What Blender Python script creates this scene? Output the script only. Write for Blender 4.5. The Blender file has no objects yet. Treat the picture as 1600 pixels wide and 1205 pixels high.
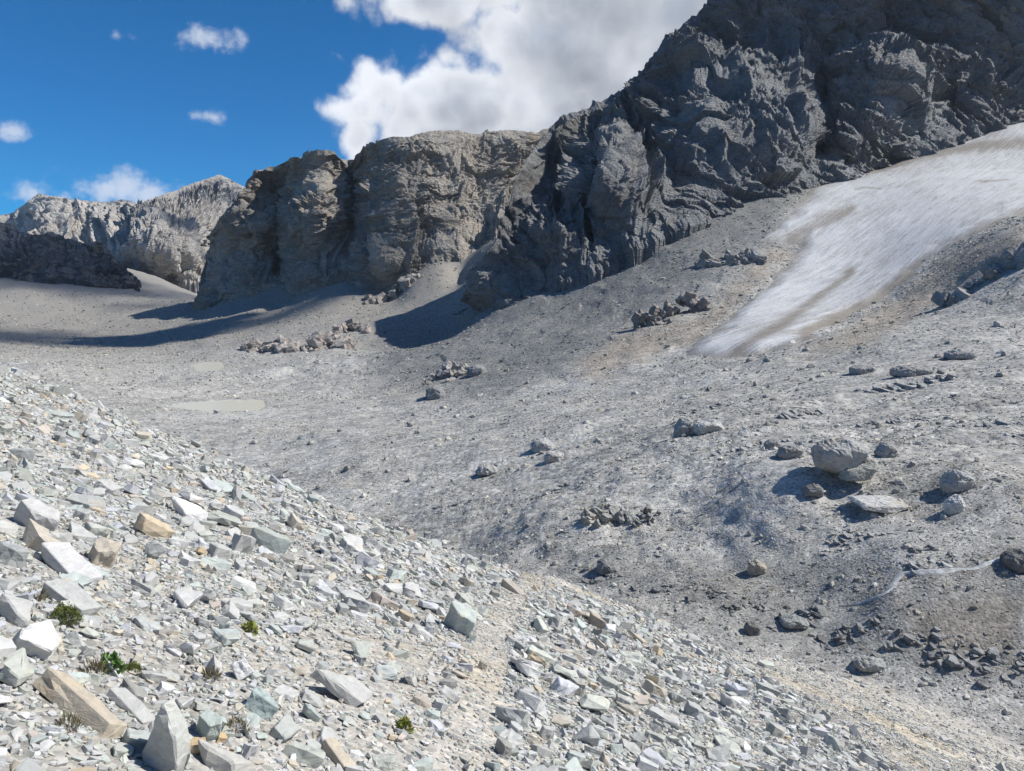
import bpy, bmesh, math, random, time
import numpy as np
T0 = time.time()
sc = bpy.context.scene
R_ = math.radians

# ------------------------------------------------------------------ camera, world, sun
F = 1200.0                       # focal length in photo pixels (1600 wide)
PITCH = math.atan(132.5 / F)
CAM = np.array([0.0, 0.0, 40.0])
cam_d = bpy.data.cameras.new('camera'); cam = bpy.data.objects.new('camera', cam_d)
sc.collection.objects.link(cam)
cam.location = CAM; cam.rotation_euler = (math.pi / 2 - PITCH, 0, 0)
cam_d.sensor_width = 36.0; cam_d.lens = 36.0 * F / 1600.0
cam_d.clip_start = 0.1; cam_d.clip_end = 30000
sc.camera = cam

SUN_AZ, SUN_EL = R_(90), R_(47)     # azimuth clockwise from the view direction
sund = bpy.data.lights.new('sun', 'SUN'); sun = bpy.data.objects.new('sun', sund)
sc.collection.objects.link(sun)
sund.energy = 4.4; sund.angle = R_(0.53); sund.color = (1.0, 0.945, 0.865)
sdir = np.array([math.cos(SUN_EL) * math.sin(SUN_AZ), math.cos(SUN_EL) * math.cos(SUN_AZ), math.sin(SUN_EL)])
from mathutils import Vector, Matrix, Quaternion
sun.rotation_euler = Vector(-sdir).to_track_quat('-Z', 'Y').to_euler()
sun.location = (0, 0, 600)

world = bpy.data.worlds.new('World'); sc.world = world; world.use_nodes = True
world.cycles.sampling_method = 'MANUAL'; world.cycles.sample_map_resolution = 256
sc.view_settings.view_transform = 'Standard'; sc.view_settings.look = 'None'
sc.view_settings.gamma = 1.0; sc.view_settings.exposure = 0.42
try: sc.view_settings.use_curve_mapping = False
except Exception: pass
sc.cycles.max_bounces = 4; sc.cycles.diffuse_bounces = 2; sc.cycles.glossy_bounces = 1
sc.cycles.transmission_bounces = 2; sc.cycles.transparent_max_bounces = 4; sc.cycles.volume_bounces = 0
sc.cycles.use_adaptive_sampling = True; sc.cycles.adaptive_threshold = 0.02
sc.cycles.use_denoising = True
try: sc.cycles.denoiser = 'OPENIMAGEDENOISE'; sc.cycles.denoising_input_passes = 'RGB_ALBEDO_NORMAL'; sc.cycles.denoising_prefilter = 'ACCURATE'
except Exception: pass


class NT:
    """tiny node helper"""
    def __init__(s, tree): s.t = tree; s.n = tree.nodes; s.l = tree.links
    def new(s, typ, **kw):
        nd = s.n.new(typ)
        for k, v in kw.items():
            if k.startswith('i_'):
                key = k[2:]
                sock = nd.inputs[int(key)] if key.isdigit() else nd.inputs[key.replace('_', ' ')]
                s.put(sock, v)
            else: setattr(nd, k, v)
        return nd
    def put(s, sock, v):
        if hasattr(v, 'is_linked') or hasattr(v, 'links'): s.l.new(v, sock)
        else: sock.default_value = v
    def math(s, op, a, b=0.0, c=None, clamp=False):
        nd = s.n.new('ShaderNodeMath'); nd.operation = op; nd.use_clamp = clamp
        s.put(nd.inputs[0], a); s.put(nd.inputs[1], b)
        if c is not None: s.put(nd.inputs[2], c)
        return nd.outputs[0]
    def vmath(s, op, a, b=(0, 0, 0)):
        nd = s.n.new('ShaderNodeVectorMath'); nd.operation = op
        s.put(nd.inputs[0], a); s.put(nd.inputs[1], b)
        return nd.outputs[0]
    def mul(s, v, k):
        nd = s.n.new('ShaderNodeVectorMath'); nd.operation = 'MULTIPLY'
        s.put(nd.inputs[0], v); s.put(nd.inputs[1], k); return nd.outputs[0]
    def noise(s, vec, scale, detail=4, rough=0.55, dist=0.0, lac=2.0):
        nd = s.n.new('ShaderNodeTexNoise'); nd.noise_dimensions = '3D'
        s.put(nd.inputs['Vector'], vec); nd.inputs['Scale'].default_value = scale
        nd.inputs['Detail'].default_value = detail; nd.inputs['Roughness'].default_value = rough
        nd.inputs['Distortion'].default_value = dist; nd.inputs['Lacunarity'].default_value = lac
        return nd.outputs['Fac']
    def voro(s, vec, scale, feature='F1', out='Distance', rnd=1.0):
        nd = s.n.new('ShaderNodeTexVoronoi'); nd.feature = feature
        s.put(nd.inputs['Vector'], vec); nd.inputs['Scale'].default_value = scale
        nd.inputs['Randomness'].default_value = rnd
        return nd.outputs[out]
    def ramp(s, fac, stops, interp='LINEAR'):
        nd = s.n.new('ShaderNodeValToRGB'); nd.color_ramp.interpolation = interp
        e = nd.color_ramp.elements
        while len(e) < len(stops): e.new(0.5)
        for el, (p, c) in zip(e, stops):
            el.position = p; el.color = (c, c, c, 1) if isinstance(c, (int, float)) else (*c, 1)
        s.put(nd.inputs[0], fac); return nd.outputs[0]
    def mix(s, fac, a, b, typ='MIX'):
        nd = s.n.new('ShaderNodeMix'); nd.data_type = 'RGBA'; nd.blend_type = typ; nd.clamp_factor = True
        s.put(nd.inputs[0], fac)
        for sock, v in ((nd.inputs[6], a), (nd.inputs[7], b)):
            if isinstance(v, (int, float)): v = (v, v, v, 1)
            elif isinstance(v, tuple) and len(v) == 3: v = (*v, 1)
            s.put(sock, v)
        return nd.outputs[2]
    def sstep(s, x, a, b):
        nd = s.n.new('ShaderNodeMapRange'); nd.interpolation_type = 'SMOOTHSTEP'
        s.put(nd.inputs[0], x); nd.inputs[1].default_value = a; nd.inputs[2].default_value = b
        return nd.outputs[0]


def pix_dir(px, py):
    """photo pixel -> world direction with unit forward (y) component"""
    px = np.asarray(px, float); py = np.asarray(py, float)
    cp, sp = math.cos(PITCH), math.sin(PITCH)
    up = 602.5 - py
    dy = F * cp + up * sp; dz = -F * sp + up * cp
    return np.stack([(px - 800) / dy, np.ones_like(dy), dz / dy], -1)
def P(px, py, D):
    return CAM + pix_dir(px, py) * np.asarray(D, float)[..., None]
def proj(x, y, z):
    cp, sp = math.cos(PITCH), math.sin(PITCH)
    zz = z - CAM[2]
    dep = np.maximum(y * cp - zz * sp, 1e-3); up = y * sp + zz * cp
    return 800 + F * x / dep, 602.5 - F * up / dep

def build_world():
    nt = NT(world.node_tree); nt.n.clear()
    out = nt.new('ShaderNodeOutputWorld'); bg = nt.new('ShaderNodeBackground')
    sky = nt.new('ShaderNodeTexSky', sky_type='NISHITA', sun_disc=False)
    sky.sun_elevation = SUN_EL; sky.sun_rotation = SUN_AZ
    sky.altitude = 2800; sky.air_density = 1.0; sky.dust_density = 0.35; sky.ozone_density = 1.6
    tc = nt.new('ShaderNodeTexCoord'); d = nt.vmath('NORMALIZE', tc.outputs['Generated'])
    sep = nt.new('ShaderNodeSeparateXYZ'); nt.put(sep.inputs[0], d)
    x, y, z = sep.outputs
    az = nt.math('ARCTAN2', x, y); el = nt.math('ARCSINE', z)
    # a field of cumulus; banks are given as (azimuth, elevation, half width, half height) in degrees
    def ang(px, py):
        v = pix_dir(px, py); return math.degrees(math.atan2(v[0], v[1])), math.degrees(math.atan2(v[2], math.hypot(v[0], v[1])))
    def bank(px, py, wx, wy):
        a, e = ang(px, py); k = 360 / (2 * math.pi * F) * 1.0
        return a, e, math.degrees(wx / F), math.degrees(wy / F)
    banks = [bank(760, 165, 215, 110), bank(1010, 110, 330, 170), bank(630, 150, 85, 75), bank(1000, -140, 520, 165),
             bank(930, 230, 340, 130), bank(700, -5, 150, 62), bank(1250, 0, 500, 200), bank(840, 70, 170, 100), bank(700, 115, 80, 60), bank(560, -40, 110, 50), bank(690, 215, 190, 75), bank(640, 180, 120, 75), bank(600, 130, 60, 50)]
    n1 = nt.noise(d, 4.2, 4, 0.56)
    warp = nt.mul(nt.new('ShaderNodeTexNoise', i_Scale=9.0, i_Vector=d, i_Detail=3.0).outputs['Color'], (0.07, 0.07, 0.07))
    n1c = nt.math('SUBTRACT', n1, 0.5)
    warp2 = nt.mul(nt.new('ShaderNodeTexNoise', i_Scale=30.0, i_Vector=d, i_Detail=4.0).outputs['Color'], (0.03, 0.03, 0.03))
    def field(off, hi=True):
        """cloud thickness seen in a direction shifted by off"""
        dd = nt.vmath('ADD', d, off)
        n = nt.noise(dd, 5.5, 9 if hi else 5, 0.6)
        nb = nt.voro(nt.vmath('ADD', dd, warp), 13.0, 'F1')
        s2 = nt.new('ShaderNodeSeparateXYZ'); nt.put(s2.inputs[0], dd)
        a2 = nt.math('ARCTAN2', s2.outputs[0], s2.outputs[1]); e2 = nt.math('ARCSINE', s2.outputs[2])
        acc = None
        for (a, e, w, h) in banks:
            u = nt.math('DIVIDE', nt.math('SUBTRACT', a2, R_(a)), R_(w)); v = nt.math('DIVIDE', nt.math('SUBTRACT', e2, R_(e)), R_(h))
            r = nt.math('SQRT', nt.math('ADD', nt.math('MULTIPLY', u, u), nt.math('MULTIPLY', v, v)))
            m = nt.math('SUBTRACT', 1.0, r)
            m = nt.math('MINIMUM', nt.math('MULTIPLY', m, h / 4.2), 1.0)
            acc = m if acc is None else nt.math('SMOOTH_MAX', acc, m, 0.15)
        # away from the photographed part of the sky: the same kind of scattered cumulus
        far = nt.math('SUBTRACT', nt.math('MULTIPLY', nt.noise(dd, 1.6, 3, 0.5), 2.2), 1.35)
        away = nt.sstep(nt.math('ABSOLUTE', nt.math('ADD', a2, 0.0)), 0.62, 0.95)
        hi = nt.sstep(e2, 0.75, 1.0)
        aw = nt.math('MAXIMUM', away, hi)
        base = nt.math('ADD', nt.math('MULTIPLY', acc, nt.math('SUBTRACT', 1.0, aw)), nt.math('MULTIPLY', far, aw))
        base = nt.math('MAXIMUM', base, -1.2)
        det = nt.math('MULTIPLY', nt.math('SUBTRACT', n, 0.5), 1.9)
        det = nt.math('ADD', det, nt.math('MULTIPLY', nt.math('SUBTRACT', 0.40, nb), 0.75))
        if hi:
            nb2 = nt.voro(nt.vmath('ADD', dd, warp2), 34.0, 'F1')
            det = nt.math('ADD', det, nt.math('MULTIPLY', nt.math('SUBTRACT', 0.40, nb2), 0.34))
        return nt.math('ADD', base, det)
    f0 = field((0, 0, 0))
    f1 = field((-0.02, 0.0, 0.03), False)
    alpha = nt.sstep(f0, -0.02, 0.36)
    # thin far clouds just above the ridge and small wisps
    wis = None
    for (px, py, wx, wy, amt) in [(200, 298, 120, 46, 1.25), (50, 310, 110, 36, 1.0), (325, 60, 66, 28, 1.1), (180, 55, 36, 20, 1.0), (5, 203, 60, 20, .8), (330, 183, 50, 22, .9), (270, 260, 40, 14, .3)]:
        a, e, w, h = bank(px, py, wx, wy)
        u = nt.math('DIVIDE', nt.math('SUBTRACT', az, R_(a)), R_(w)); v = nt.math('DIVIDE', nt.math('SUBTRACT', el, R_(e)), R_(h))
        r = nt.math('SQRT', nt.math('ADD', nt.math('MULTIPLY', u, u), nt.math('MULTIPLY', v, v)))
        m = nt.math('MULTIPLY', nt.math('SUBTRACT', 1.0, r), amt)
        wis = m if wis is None else nt.math('MAXIMUM', wis, m)
    wn = nt.noise(d, 22, 6, 0.62)
    wf = nt.math('ADD', nt.math('MULTIPLY', wis, 0.8), nt.math('MULTIPLY', nt.math('SUBTRACT', wn, 0.62), 2.4))
    walpha = nt.math('MULTIPLY', nt.sstep(wf, 0.0, 0.7), nt.sstep(wis, 0.0, 0.35))
    # shading: bright where thin or turned to the light, grey in the thick middle
    rel = nt.math('SUBTRACT', f0, f1)
    thick = nt.sstep(f0, 0.05, 1.35)
    big = nt.sstep(nt.math('ADD', nt.math('MULTIPLY', nt.math('SUBTRACT', 0.30, el), 2.6), nt.math('MULTIPLY', n1c, 1.2)), -0.15, 0.75)   # greyer towards the flat base
    b = nt.math('SUBTRACT', 1.0, nt.math('MULTIPLY', thick, nt.math('ADD', 0.30, nt.math('MULTIPLY', big, 0.38))))
    b = nt.math('ADD', b, nt.math('MULTIPLY', rel, 0.38))
    b = nt.math('ADD', b, nt.math('MULTIPLY', n1c, 0.25))
    b = nt.math('MAXIMUM', nt.math('MINIMUM', b, 1.12), 0.45)
    ccol = nt.mix(thick, (0.68, 0.70, 0.74), (0.34, 0.38, 0.45))
    cl = nt.mix(1.0, ccol, b, 'MULTIPLY')
    SK = 0.082
    skc = nt.mix(1.0, sky.outputs[0], (0.08 * SK, 0.66 * SK, 1.08 * SK), 'MULTIPLY')
    c1 = nt.mix(nt.math('MULTIPLY', walpha, 0.75), skc, (0.60, 0.64, 0.72))
    c2 = nt.mix(alpha, c1, cl)
    nt.put(bg.inputs[0], c2); bg.inputs[1].default_value = 1.0
    nt.l.new(bg.outputs[0], out.inputs[0])
build_world()

# ------------------------------------------------------------------ noise in numpy
def _h(ix, iy, iz, seed):
    h = (ix.astype(np.int64) * 374761393 + iy.astype(np.int64) * 668265263 + iz.astype(np.int64) * 2147483647 + seed * 1274126177) & 0xFFFFFFFF
    h = ((h ^ (h >> 13)) * 1274126177) & 0xFFFFFFFF
    h = ((h ^ (h >> 16)) * 2246822519) & 0xFFFFFFFF
    return (h ^ (h >> 15)) & 0xFFFFFFFF
def vnoise(p, seed=0):
    """smooth gradient noise, about -1..1"""
    p = np.asarray(p, float); i = np.floor(p).astype(np.int64); f = p - i
    u = f * f * f * (f * (f * 6 - 15) + 10)
    r = 0
    for dx in (0, 1):
        wx = u[:, 0] if dx else 1 - u[:, 0]
        for dy in (0, 1):
            wy = u[:, 1] if dy else 1 - u[:, 1]
            for dz in (0, 1):
                wz = u[:, 2] if dz else 1 - u[:, 2]
                h = _h(i[:, 0] + dx, i[:, 1] + dy, i[:, 2] + dz, seed)
                gx = ((h & 1023) / 511.5 - 1); gy = (((h >> 10) & 1023) / 511.5 - 1); gz = (((h >> 20) & 1023) / 511.5 - 1)
                r = r + wx * wy * wz * (gx * (f[:, 0] - dx) + gy * (f[:, 1] - dy) + gz * (f[:, 2] - dz))
    return r * 1.4
def fbm(p, octv=5, seed=0, gain=0.5, lac=2.03):
    r = 0; a = 1.0; q = np.asarray(p, float)
    for o in range(octv):
        r = r + a * vnoise(q, seed + o * 17); a *= gain; q = q * lac + 13.7
    return r
def ridged(p, octv=4, seed=0, gain=0.5, lac=2.07):
    r = 0; a = 1.0; q = np.asarray(p, float)
    for o in range(octv):
        r = r + a * (1 - 2.2 * np.abs(vnoise(q, seed + o * 17))); a *= gain; q = q * lac + 7.1
    return r
def facet(p, seed=0, tilt=1.0):
    """blocky planar facets: every cell carries its own tilted plane"""
    p = np.asarray(p, float); i = np.floor(p).astype(np.int64); n = len(p)
    best = np.full(n, 1e9); val = np.zeros(n)
    for dx in (-1, 0, 1):
        for dy in (-1, 0, 1):
            for dz in (-1, 0, 1):
                cx, cy, cz = i[:, 0] + dx, i[:, 1] + dy, i[:, 2] + dz
                h = _h(cx, cy, cz, seed)
                ox = p[:, 0] - (cx + 0.15 + 0.7 * (h & 255) / 255.); oy = p[:, 1] - (cy + 0.15 + 0.7 * ((h >> 8) & 255) / 255.); oz = p[:, 2] - (cz + 0.15 + 0.7 * ((h >> 16) & 255) / 255.)
                d = ox * ox + oy * oy + oz * oz
                m = d < best
                h2 = ((h * 2654435761) & 0xFFFFFFFF) >> 4
                v = ((h >> 24) & 255) / 127.5 - 1 + tilt * (((h2 & 255) / 127.5 - 1) * ox + (((h2 >> 8) & 255) / 127.5 - 1) * oy + (((h2 >> 16) & 255) / 127.5 - 1) * oz) * 1.6
                best = np.where(m, d, best); val = np.where(m, v, val)
    return val
def sstep(x, a, b):
    t = np.clip((x - a) / (b - a), 0, 1); return t * t * (3 - 2 * t)
def inpoly(px, py, poly):
    px = np.asarray(px); py = np.asarray(py); r = np.zeros(px.shape, bool); n = len(poly); j = n - 1
    for i in range(n):
        xi, yi = poly[i]; xj, yj = poly[j]
        c = ((yi > py) != (yj > py)) & (px < (xj - xi) * (py - yi) / (yj - yi + 1e-12) + xi)
        r ^= c; j = i
    return r
def dpoly(px, py, pts, closed=False):
    """distance to a polyline"""
    best = np.full(np.shape(px), 1e9)
    seg = list(zip(pts[:-1], pts[1:])) + ([(pts[-1], pts[0])] if closed else [])
    for (ax, ay), (bx, by) in seg:
        dx, dy = bx - ax, by - ay; t = np.clip(((px - ax) * dx + (py - ay) * dy) / (dx * dx + dy * dy + 1e-9), 0, 1)
        best = np.minimum(best, np.hypot(px - ax - t * dx, py - ay - t * dy))
    return best
def sdpoly(px, py, pts):
    d = dpoly(px, py, pts, True); return np.where(inpoly(px, py, pts), d, -d)
class TPS:
    def __init__(s, X, v, lam=1e-4):
        s.X = np.asarray(X, float); n = len(s.X)
        K = s.k(np.linalg.norm(s.X[:, None] - s.X[None], axis=-1)) + lam * np.eye(n)
        A = np.zeros((n + 3, n + 3)); A[:n, :n] = K; A[:n, n] = 1; A[:n, n + 1:] = s.X; A[n, :n] = 1; A[n + 1:, :n] = s.X.T
        s.w = np.linalg.solve(A, np.concatenate([v, [0, 0, 0]])); s.n = n
    @staticmethod
    def k(r): return r * r * np.log(np.maximum(r, 1e-9))
    def __call__(s, Q):
        Q = np.asarray(Q, float); o = s.w[s.n] + Q @ s.w[s.n + 1:]
        for i in range(s.n):
            r2 = (Q[:, 0] - s.X[i, 0]) ** 2 + (Q[:, 1] - s.X[i, 1]) ** 2
            o += s.w[i] * 0.5 * r2 * np.log(np.maximum(r2, 1e-12))
        return o

# ------------------------------------------------------------------ mesh helpers
def mesh_from(name, V, Fa, mat=None, smooth=False, attrs=None):
    """V (n,3), Fa (m,3|4) -> mesh"""
    V = np.asarray(V, np.float32); Fa = np.asarray(Fa, np.int32); k = Fa.shape[1]
    me = bpy.data.meshes.new(name)
    me.vertices.add(len(V)); me.vertices.foreach_set('co', V.ravel())
    me.loops.add(Fa.size); me.loops.foreach_set('vertex_index', Fa.ravel())
    me.polygons.add(len(Fa)); me.polygons.foreach_set('loop_start', np.arange(0, Fa.size, k, dtype=np.int32))
    me.polygons.foreach_set('use_smooth', np.full(len(Fa), smooth, bool))
    for an, av in (attrs or {}).items():
        av = np.asarray(av, np.float32)
        if av.ndim == 1:
            a = me.attributes.new(an, 'FLOAT', 'POINT'); a.data.foreach_set('value', av)
        else:
            if av.shape[1] == 3: av = np.concatenate([av, np.ones((len(av), 1), np.float32)], 1)
            a = me.attributes.new(an, 'FLOAT_COLOR', 'POINT'); a.data.foreach_set('color', av.ravel())
    me.update(calc_edges=True); me.validate()
    if mat: me.materials.append(mat)
    return me
def link(name, me, parent=None, **props):
    o = bpy.data.objects.new(name, me); sc.collection.objects.link(o)
    if parent is not None: o.parent = parent
    for k, v in props.items(): o[k] = v
    return o
def grid_faces(nr, nc):
    i = np.arange(nr - 1)[:, None] * nc + np.arange(nc - 1)[None]
    return np.stack([i, i + 1, i + nc + 1, i + nc], -1).reshape(-1, 4)

# ------------------------------------------------------------------ materials
def rock_material(name, bump_scale, strata=(0.0, 0.35, 1.0), rough=0.9, col_var=0.25, brown=(0.30, 0.26, 0.21), bump=0.6, attr='tint', talus=None, gloss=0.25, at_type='GEOMETRY'):
    m = bpy.data.materials.new(name); m.use_nodes = True; nt = NT(m.node_tree); nt.n.clear()
    out = nt.new('ShaderNodeOutputMaterial'); bs = nt.new('ShaderNodeBsdfPrincipled')
    geo = nt.new('ShaderNodeNewGeometry'); pos = geo.outputs['Position']
    at = nt.new('ShaderNodeAttribute', attribute_name=attr, attribute_type=at_type)
    s = bump_scale
    st = nt.mul(pos, (1.0, 1.0, 2.4))
    nA = nt.noise(st, 0.18 * s, 7, 0.62, 0.6); nB = nt.noise(pos, 1.1 * s, 6, 0.66)
    v1 = nt.voro(st, 0.9 * s); v2 = nt.voro(st, 2.6 * s)
    c = nt.mix(1.0, at.outputs['Color'], nt.ramp(nA, [(0.25, 1 - col_var), (0.5, 1.0), (0.75, 1 + col_var)]), 'MULTIPLY')
    c = nt.mix(1.0, c, nt.ramp(nB, [(0.3, 0.72), (0.5, 1.0), (0.72, 1.28)]), 'MULTIPLY')
    c = nt.mix(nt.math('MULTIPLY', nt.sstep(nt.noise(pos, 0.07 * s, 5, 0.6), 0.5, 0.68), 0.5), c, nt.mix(1.0, c, tuple(b * 4 for b in brown), 'MULTIPLY'))
    if talus:
        sp = nt.new('ShaderNodeSeparateXYZ'); nt.put(sp.inputs[0], geo.outputs['Normal'])
        c = nt.mix(nt.sstep(nt.math('ADD', sp.outputs[2], nt.math('MULTIPLY', nt.math('SUBTRACT', nA, .5), 0.5)), 0.68, 0.86), c, nt.mix(1.0, (*talus, 1), nt.ramp(nB, [(0.3, 0.8), (0.7, 1.2)]), 'MULTIPLY'))
    hgt = nt.math('ADD', nt.math('MULTIPLY', nA, 1.6), nt.math('MULTIPLY', nB, 0.8))
    hgt = nt.math('ADD', hgt, nt.math('MULTIPLY', v1, 0.7)); hgt = nt.math('ADD', hgt, nt.math('MULTIPLY', v2, 0.35))
    bp = nt.new('ShaderNodeBump'); bp.inputs['Strength'].default_value = bump; bp.inputs['Distance'].default_value = 1.0 / s
    nt.put(bp.inputs['Height'], hgt)
    nt.put(bs.inputs['Base Color'], c); bs.inputs['Roughness'].default_value = rough; bs.inputs['Specular IOR Level'].default_value = gloss
    nt.l.new(bp.outputs[0], bs.inputs['Normal']); nt.l.new(bs.outputs[0], out.inputs[0])
    return m
def ground_material():
    m = bpy.data.materials.new('moraine_ground'); m.use_nodes = True; nt = NT(m.node_tree); nt.n.clear()
    out = nt.new('ShaderNodeOutputMaterial'); bs = nt.new('ShaderNodeBsdfPrincipled')
    geo = nt.new('ShaderNodeNewGeometry'); pos = geo.outputs['Position']
    at = nt.new('ShaderNodeAttribute', attribute_name='tint'); dd = nt.new('ShaderNodeAttribute', attribute_name='dist')
    # gravel whose grain is resolved near by and coarser with the blocks that show far off
    hs = None; cs = None
    lev = [(24.0, 0, 26), (6.0, 12, 110), (1.3, 70, 600)]
    for sca, d0, d1 in lev:
        w = nt.math('MULTIPLY', nt.sstep(dd.outputs['Fac'], d0 * 0.4, max(d0, .1)) if d0 else 1.0, nt.math('SUBTRACT', 1.0, nt.sstep(dd.outputs['Fac'], d1 * 0.6, d1 * 1.4)))
        vd = nt.new('ShaderNodeTexVoronoi'); vd.feature = 'F1'; nt.put(vd.inputs['Vector'], pos); vd.inputs['Scale'].default_value = sca
        h = nt.math('DIVIDE', nt.math('MULTIPLY', nt.math('SUBTRACT', 1.0, vd.outputs['Distance']), w), sca)
        sp = nt.new('ShaderNodeSeparateColor'); nt.put(sp.inputs[0], vd.outputs['Color'])
        cc = nt.math('MULTIPLY', nt.math('SUBTRACT', sp.outputs[0], 0.5), w)
        hs = h if hs is None else nt.math('ADD', hs, h); cs = cc if cs is None else nt.math('ADD', cs, cc)
    nB = nt.noise(pos, 0.6, 7, 0.7, 0.3)
    c = nt.mix(1.0, at.outputs['Color'], nt.math('ADD', 1.0, nt.math('MULTIPLY', cs, 0.6)), 'MULTIPLY')
    c = nt.mix(1.0, c, nt.ramp(nB, [(0.28, 0.76), (0.5, 1.0), (0.72, 1.22)]), 'MULTIPLY')
    bp2 = nt.new('ShaderNodeBump'); bp2.inputs['Strength'].default_value = 0.55; bp2.inputs['Distance'].default_value = 0.45
    nt.put(bp2.inputs['Height'], nt.math('ADD', hs, nt.math('MULTIPLY', nB, 0.6)))
    nt.put(bs.inputs['Base Color'], c); bs.inputs['Roughness'].default_value = 0.92; bs.inputs['Specular IOR Level'].default_value = 0.2
    nt.l.new(bp2.outputs[0], bs.inputs['Normal']); nt.l.new(bs.outputs[0], out.inputs[0])
    return m
def stone_material(name='stone', at_type='GEOMETRY'):
    m = bpy.data.materials.new(name); m.use_nodes = True; nt = NT(m.node_tree); nt.n.clear()
    out = nt.new('ShaderNodeOutputMaterial'); bs = nt.new('ShaderNodeBsdfPrincipled')
    geo = nt.new('ShaderNodeNewGeometry'); pos = geo.outputs['Position']
    at = nt.new('ShaderNodeAttribute', attribute_name='tint', attribute_type=at_type)
    nA = nt.noise(nt.mul(pos, (1, 1, 3)), 9, 7, 0.68, 0.8); nB = nt.noise(pos, 26, 4, 0.6); nC = nt.noise(pos, 5, 4, 0.6)
    c = nt.mix(1.0, at.outputs['Color'], nt.ramp(nA, [(0.25, 0.76), (0.5, 1.0), (0.75, 1.12)]), 'MULTIPLY')
    c = nt.mix(1.0, c, nt.ramp(nB, [(0.3, 0.93), (0.7, 1.06)]), 'MULTIPLY')
    c = nt.mix(nt.math('MULTIPLY', nt.sstep(nC, 0.56, 0.72), 0.45), c, nt.mix(1.0, c, (1.12, 0.93, 0.68, 1), 'MULTIPLY'))
    hgt = nt.math('ADD', nA, nt.math('MULTIPLY', nB, 0.3))
    bp = nt.new('ShaderNodeBump'); bp.inputs['Strength'].default_value = 0.4; bp.inputs['Distance'].default_value = 0.04
    nt.put(bp.inputs['Height'], hgt)
    nt.put(bs.inputs['Base Color'], c); bs.inputs['Roughness'].default_value = 0.75; bs.inputs['Specular IOR Level'].default_value = 0.3
    nt.l.new(bp.outputs[0], bs.inputs['Normal']); nt.l.new(bs.outputs[0], out.inputs[0])
    return m
M_ground = ground_material()
M_stone = stone_material()
M_stone_i = stone_material('small_stone', 'INSTANCER')

# ------------------------------------------------------------------ terrain height field
VALLEY = [  # photo pixel and forward distance in metres of points on the valley ground
 (450,725,135),(600,790,90),(760,848,65),(880,893,50),(1000,935,42),(1150,978,37),(1300,1015,34),(1450,1055,31),(1590,1090,29),
 (820,850,57),(1240,762,51),(1170,765,54),(1310,805,47.5),(1400,765,49),(900,800,60),(1000,780,61),(1100,850,50),(1310,752,52),(1450,800,45),(1500,760,46),(1590,865,37),(1400,920,36),(1200,890,43),(1590,960,33),
 (600,700,130),(750,730,100),(800,650,150),(1000,690,90),(1200,650,90),(1350,680,70),(1500,640,80),(1590,590,95),(1300,590,120),(1150,610,125),(1000,605,160),
 (1090,552,190),(1250,560,150),(1400,540,140),(1590,500,150),(1590,440,180),(1590,370,215),(1500,465,205),(1300,525,180),(1200,500,230),(1350,410,300),
 (1240,400,320),(1450,300,370),(1590,255,410),(1590,195,480),(1300,290,420),(1100,335,395),(1180,310,405),(1000,400,365),(900,470,335),(760,484,395),(735,470,470),(765,430,520),(800,385,560),(720,455,540),
 (800,560,260),(900,545,240),(650,560,300),(650,620,230),(500,625,232),(400,600,280),(480,570,330),(330,576,355),(220,562,400),(150,577,330),(90,577,300),(350,634,225),(250,640,215),
 (450,540,430),(550,500,520),(620,465,620),(435,474,720),(320,484,780),(250,532,600),(100,545,550),(100,495,800),(210,455,1000),
 (0,455,900),(270,445,1300),(210,428,1500),(0,535,500),(720,440,620),(815,350,600),(700,520,420),(437,450,750),(550,444,664),(600,452,652),(640,440,626),(700,420,626),(745,400,626),(380,464,755),(480,460,698),
 # ground that runs on behind the rock walls, out of sight
 (435,490,1100),(560,480,1000),(700,470,900),(800,470,800),(900,430,700),(1000,380,650),(1100,350,650),(1300,310,700),(1590,230,800),
 (320,500,1500),(210,450,2300),(0,460,2000),(-300,470,900),(-300,560,400),(-300,640,200),(1900,200,480),(1900,420,200),(1900,700,70),(1900,1100,26),(2300,700,60),(2300,300,300)]
VA = np.array(VALLEY, float); VW = P(VA[:, 0], VA[:, 1], VA[:, 2])
_az = np.arctan2(VW[:, 0], VW[:, 1]); _r = np.hypot(VW[:, 0], VW[:, 1])
V_tps = TPS(np.stack([_az * 2.0, np.log(_r)], -1), (VW[:, 2] - CAM[2]) / _r, 1e-4)
LAKES = [  # outline in photo pixels, level from its nearest shore
 dict(poly=[(255,634),(300,627),(360,624),(414,624),(418,634),(405,641),(330,643)], D=222, at=(340,634)),
 dict(poly=[(300,570),(322,565),(350,566),(352,574),(340,580),(310,580)], D=356, at=(325,573))]
for L in LAKES:
    L['z'] = float(P(L['at'][0], L['at'][1], L['D'])[2])
    px = np.array([p[0] for p in L['poly']], float); py = np.array([p[1] for p in L['poly']], float)
    d = pix_dir(px, py); L['xy'] = (d * ((L['z'] - CAM[2]) / d[:, 2])[:, None])[:, :2]
def valley(x, y):
    r = np.maximum(np.hypot(x, y), 20.0); az = np.clip(np.arctan2(x, y), -0.95, 0.95)
    z = CAM[2] + V_tps(np.stack([az * 2.0, np.log(r)], -1)) * r
    for L in LAKES:
        sd = sdpoly(x, y, [tuple(p) for p in L['xy']])
        w = sstep(sd, -14, 2)
        z = z * (1 - w) + w * (L['z'] - 1.2 * sstep(sd, -1, 4) + 0.5 * (1 - sstep(sd, -14, 0)))
    return z
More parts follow.
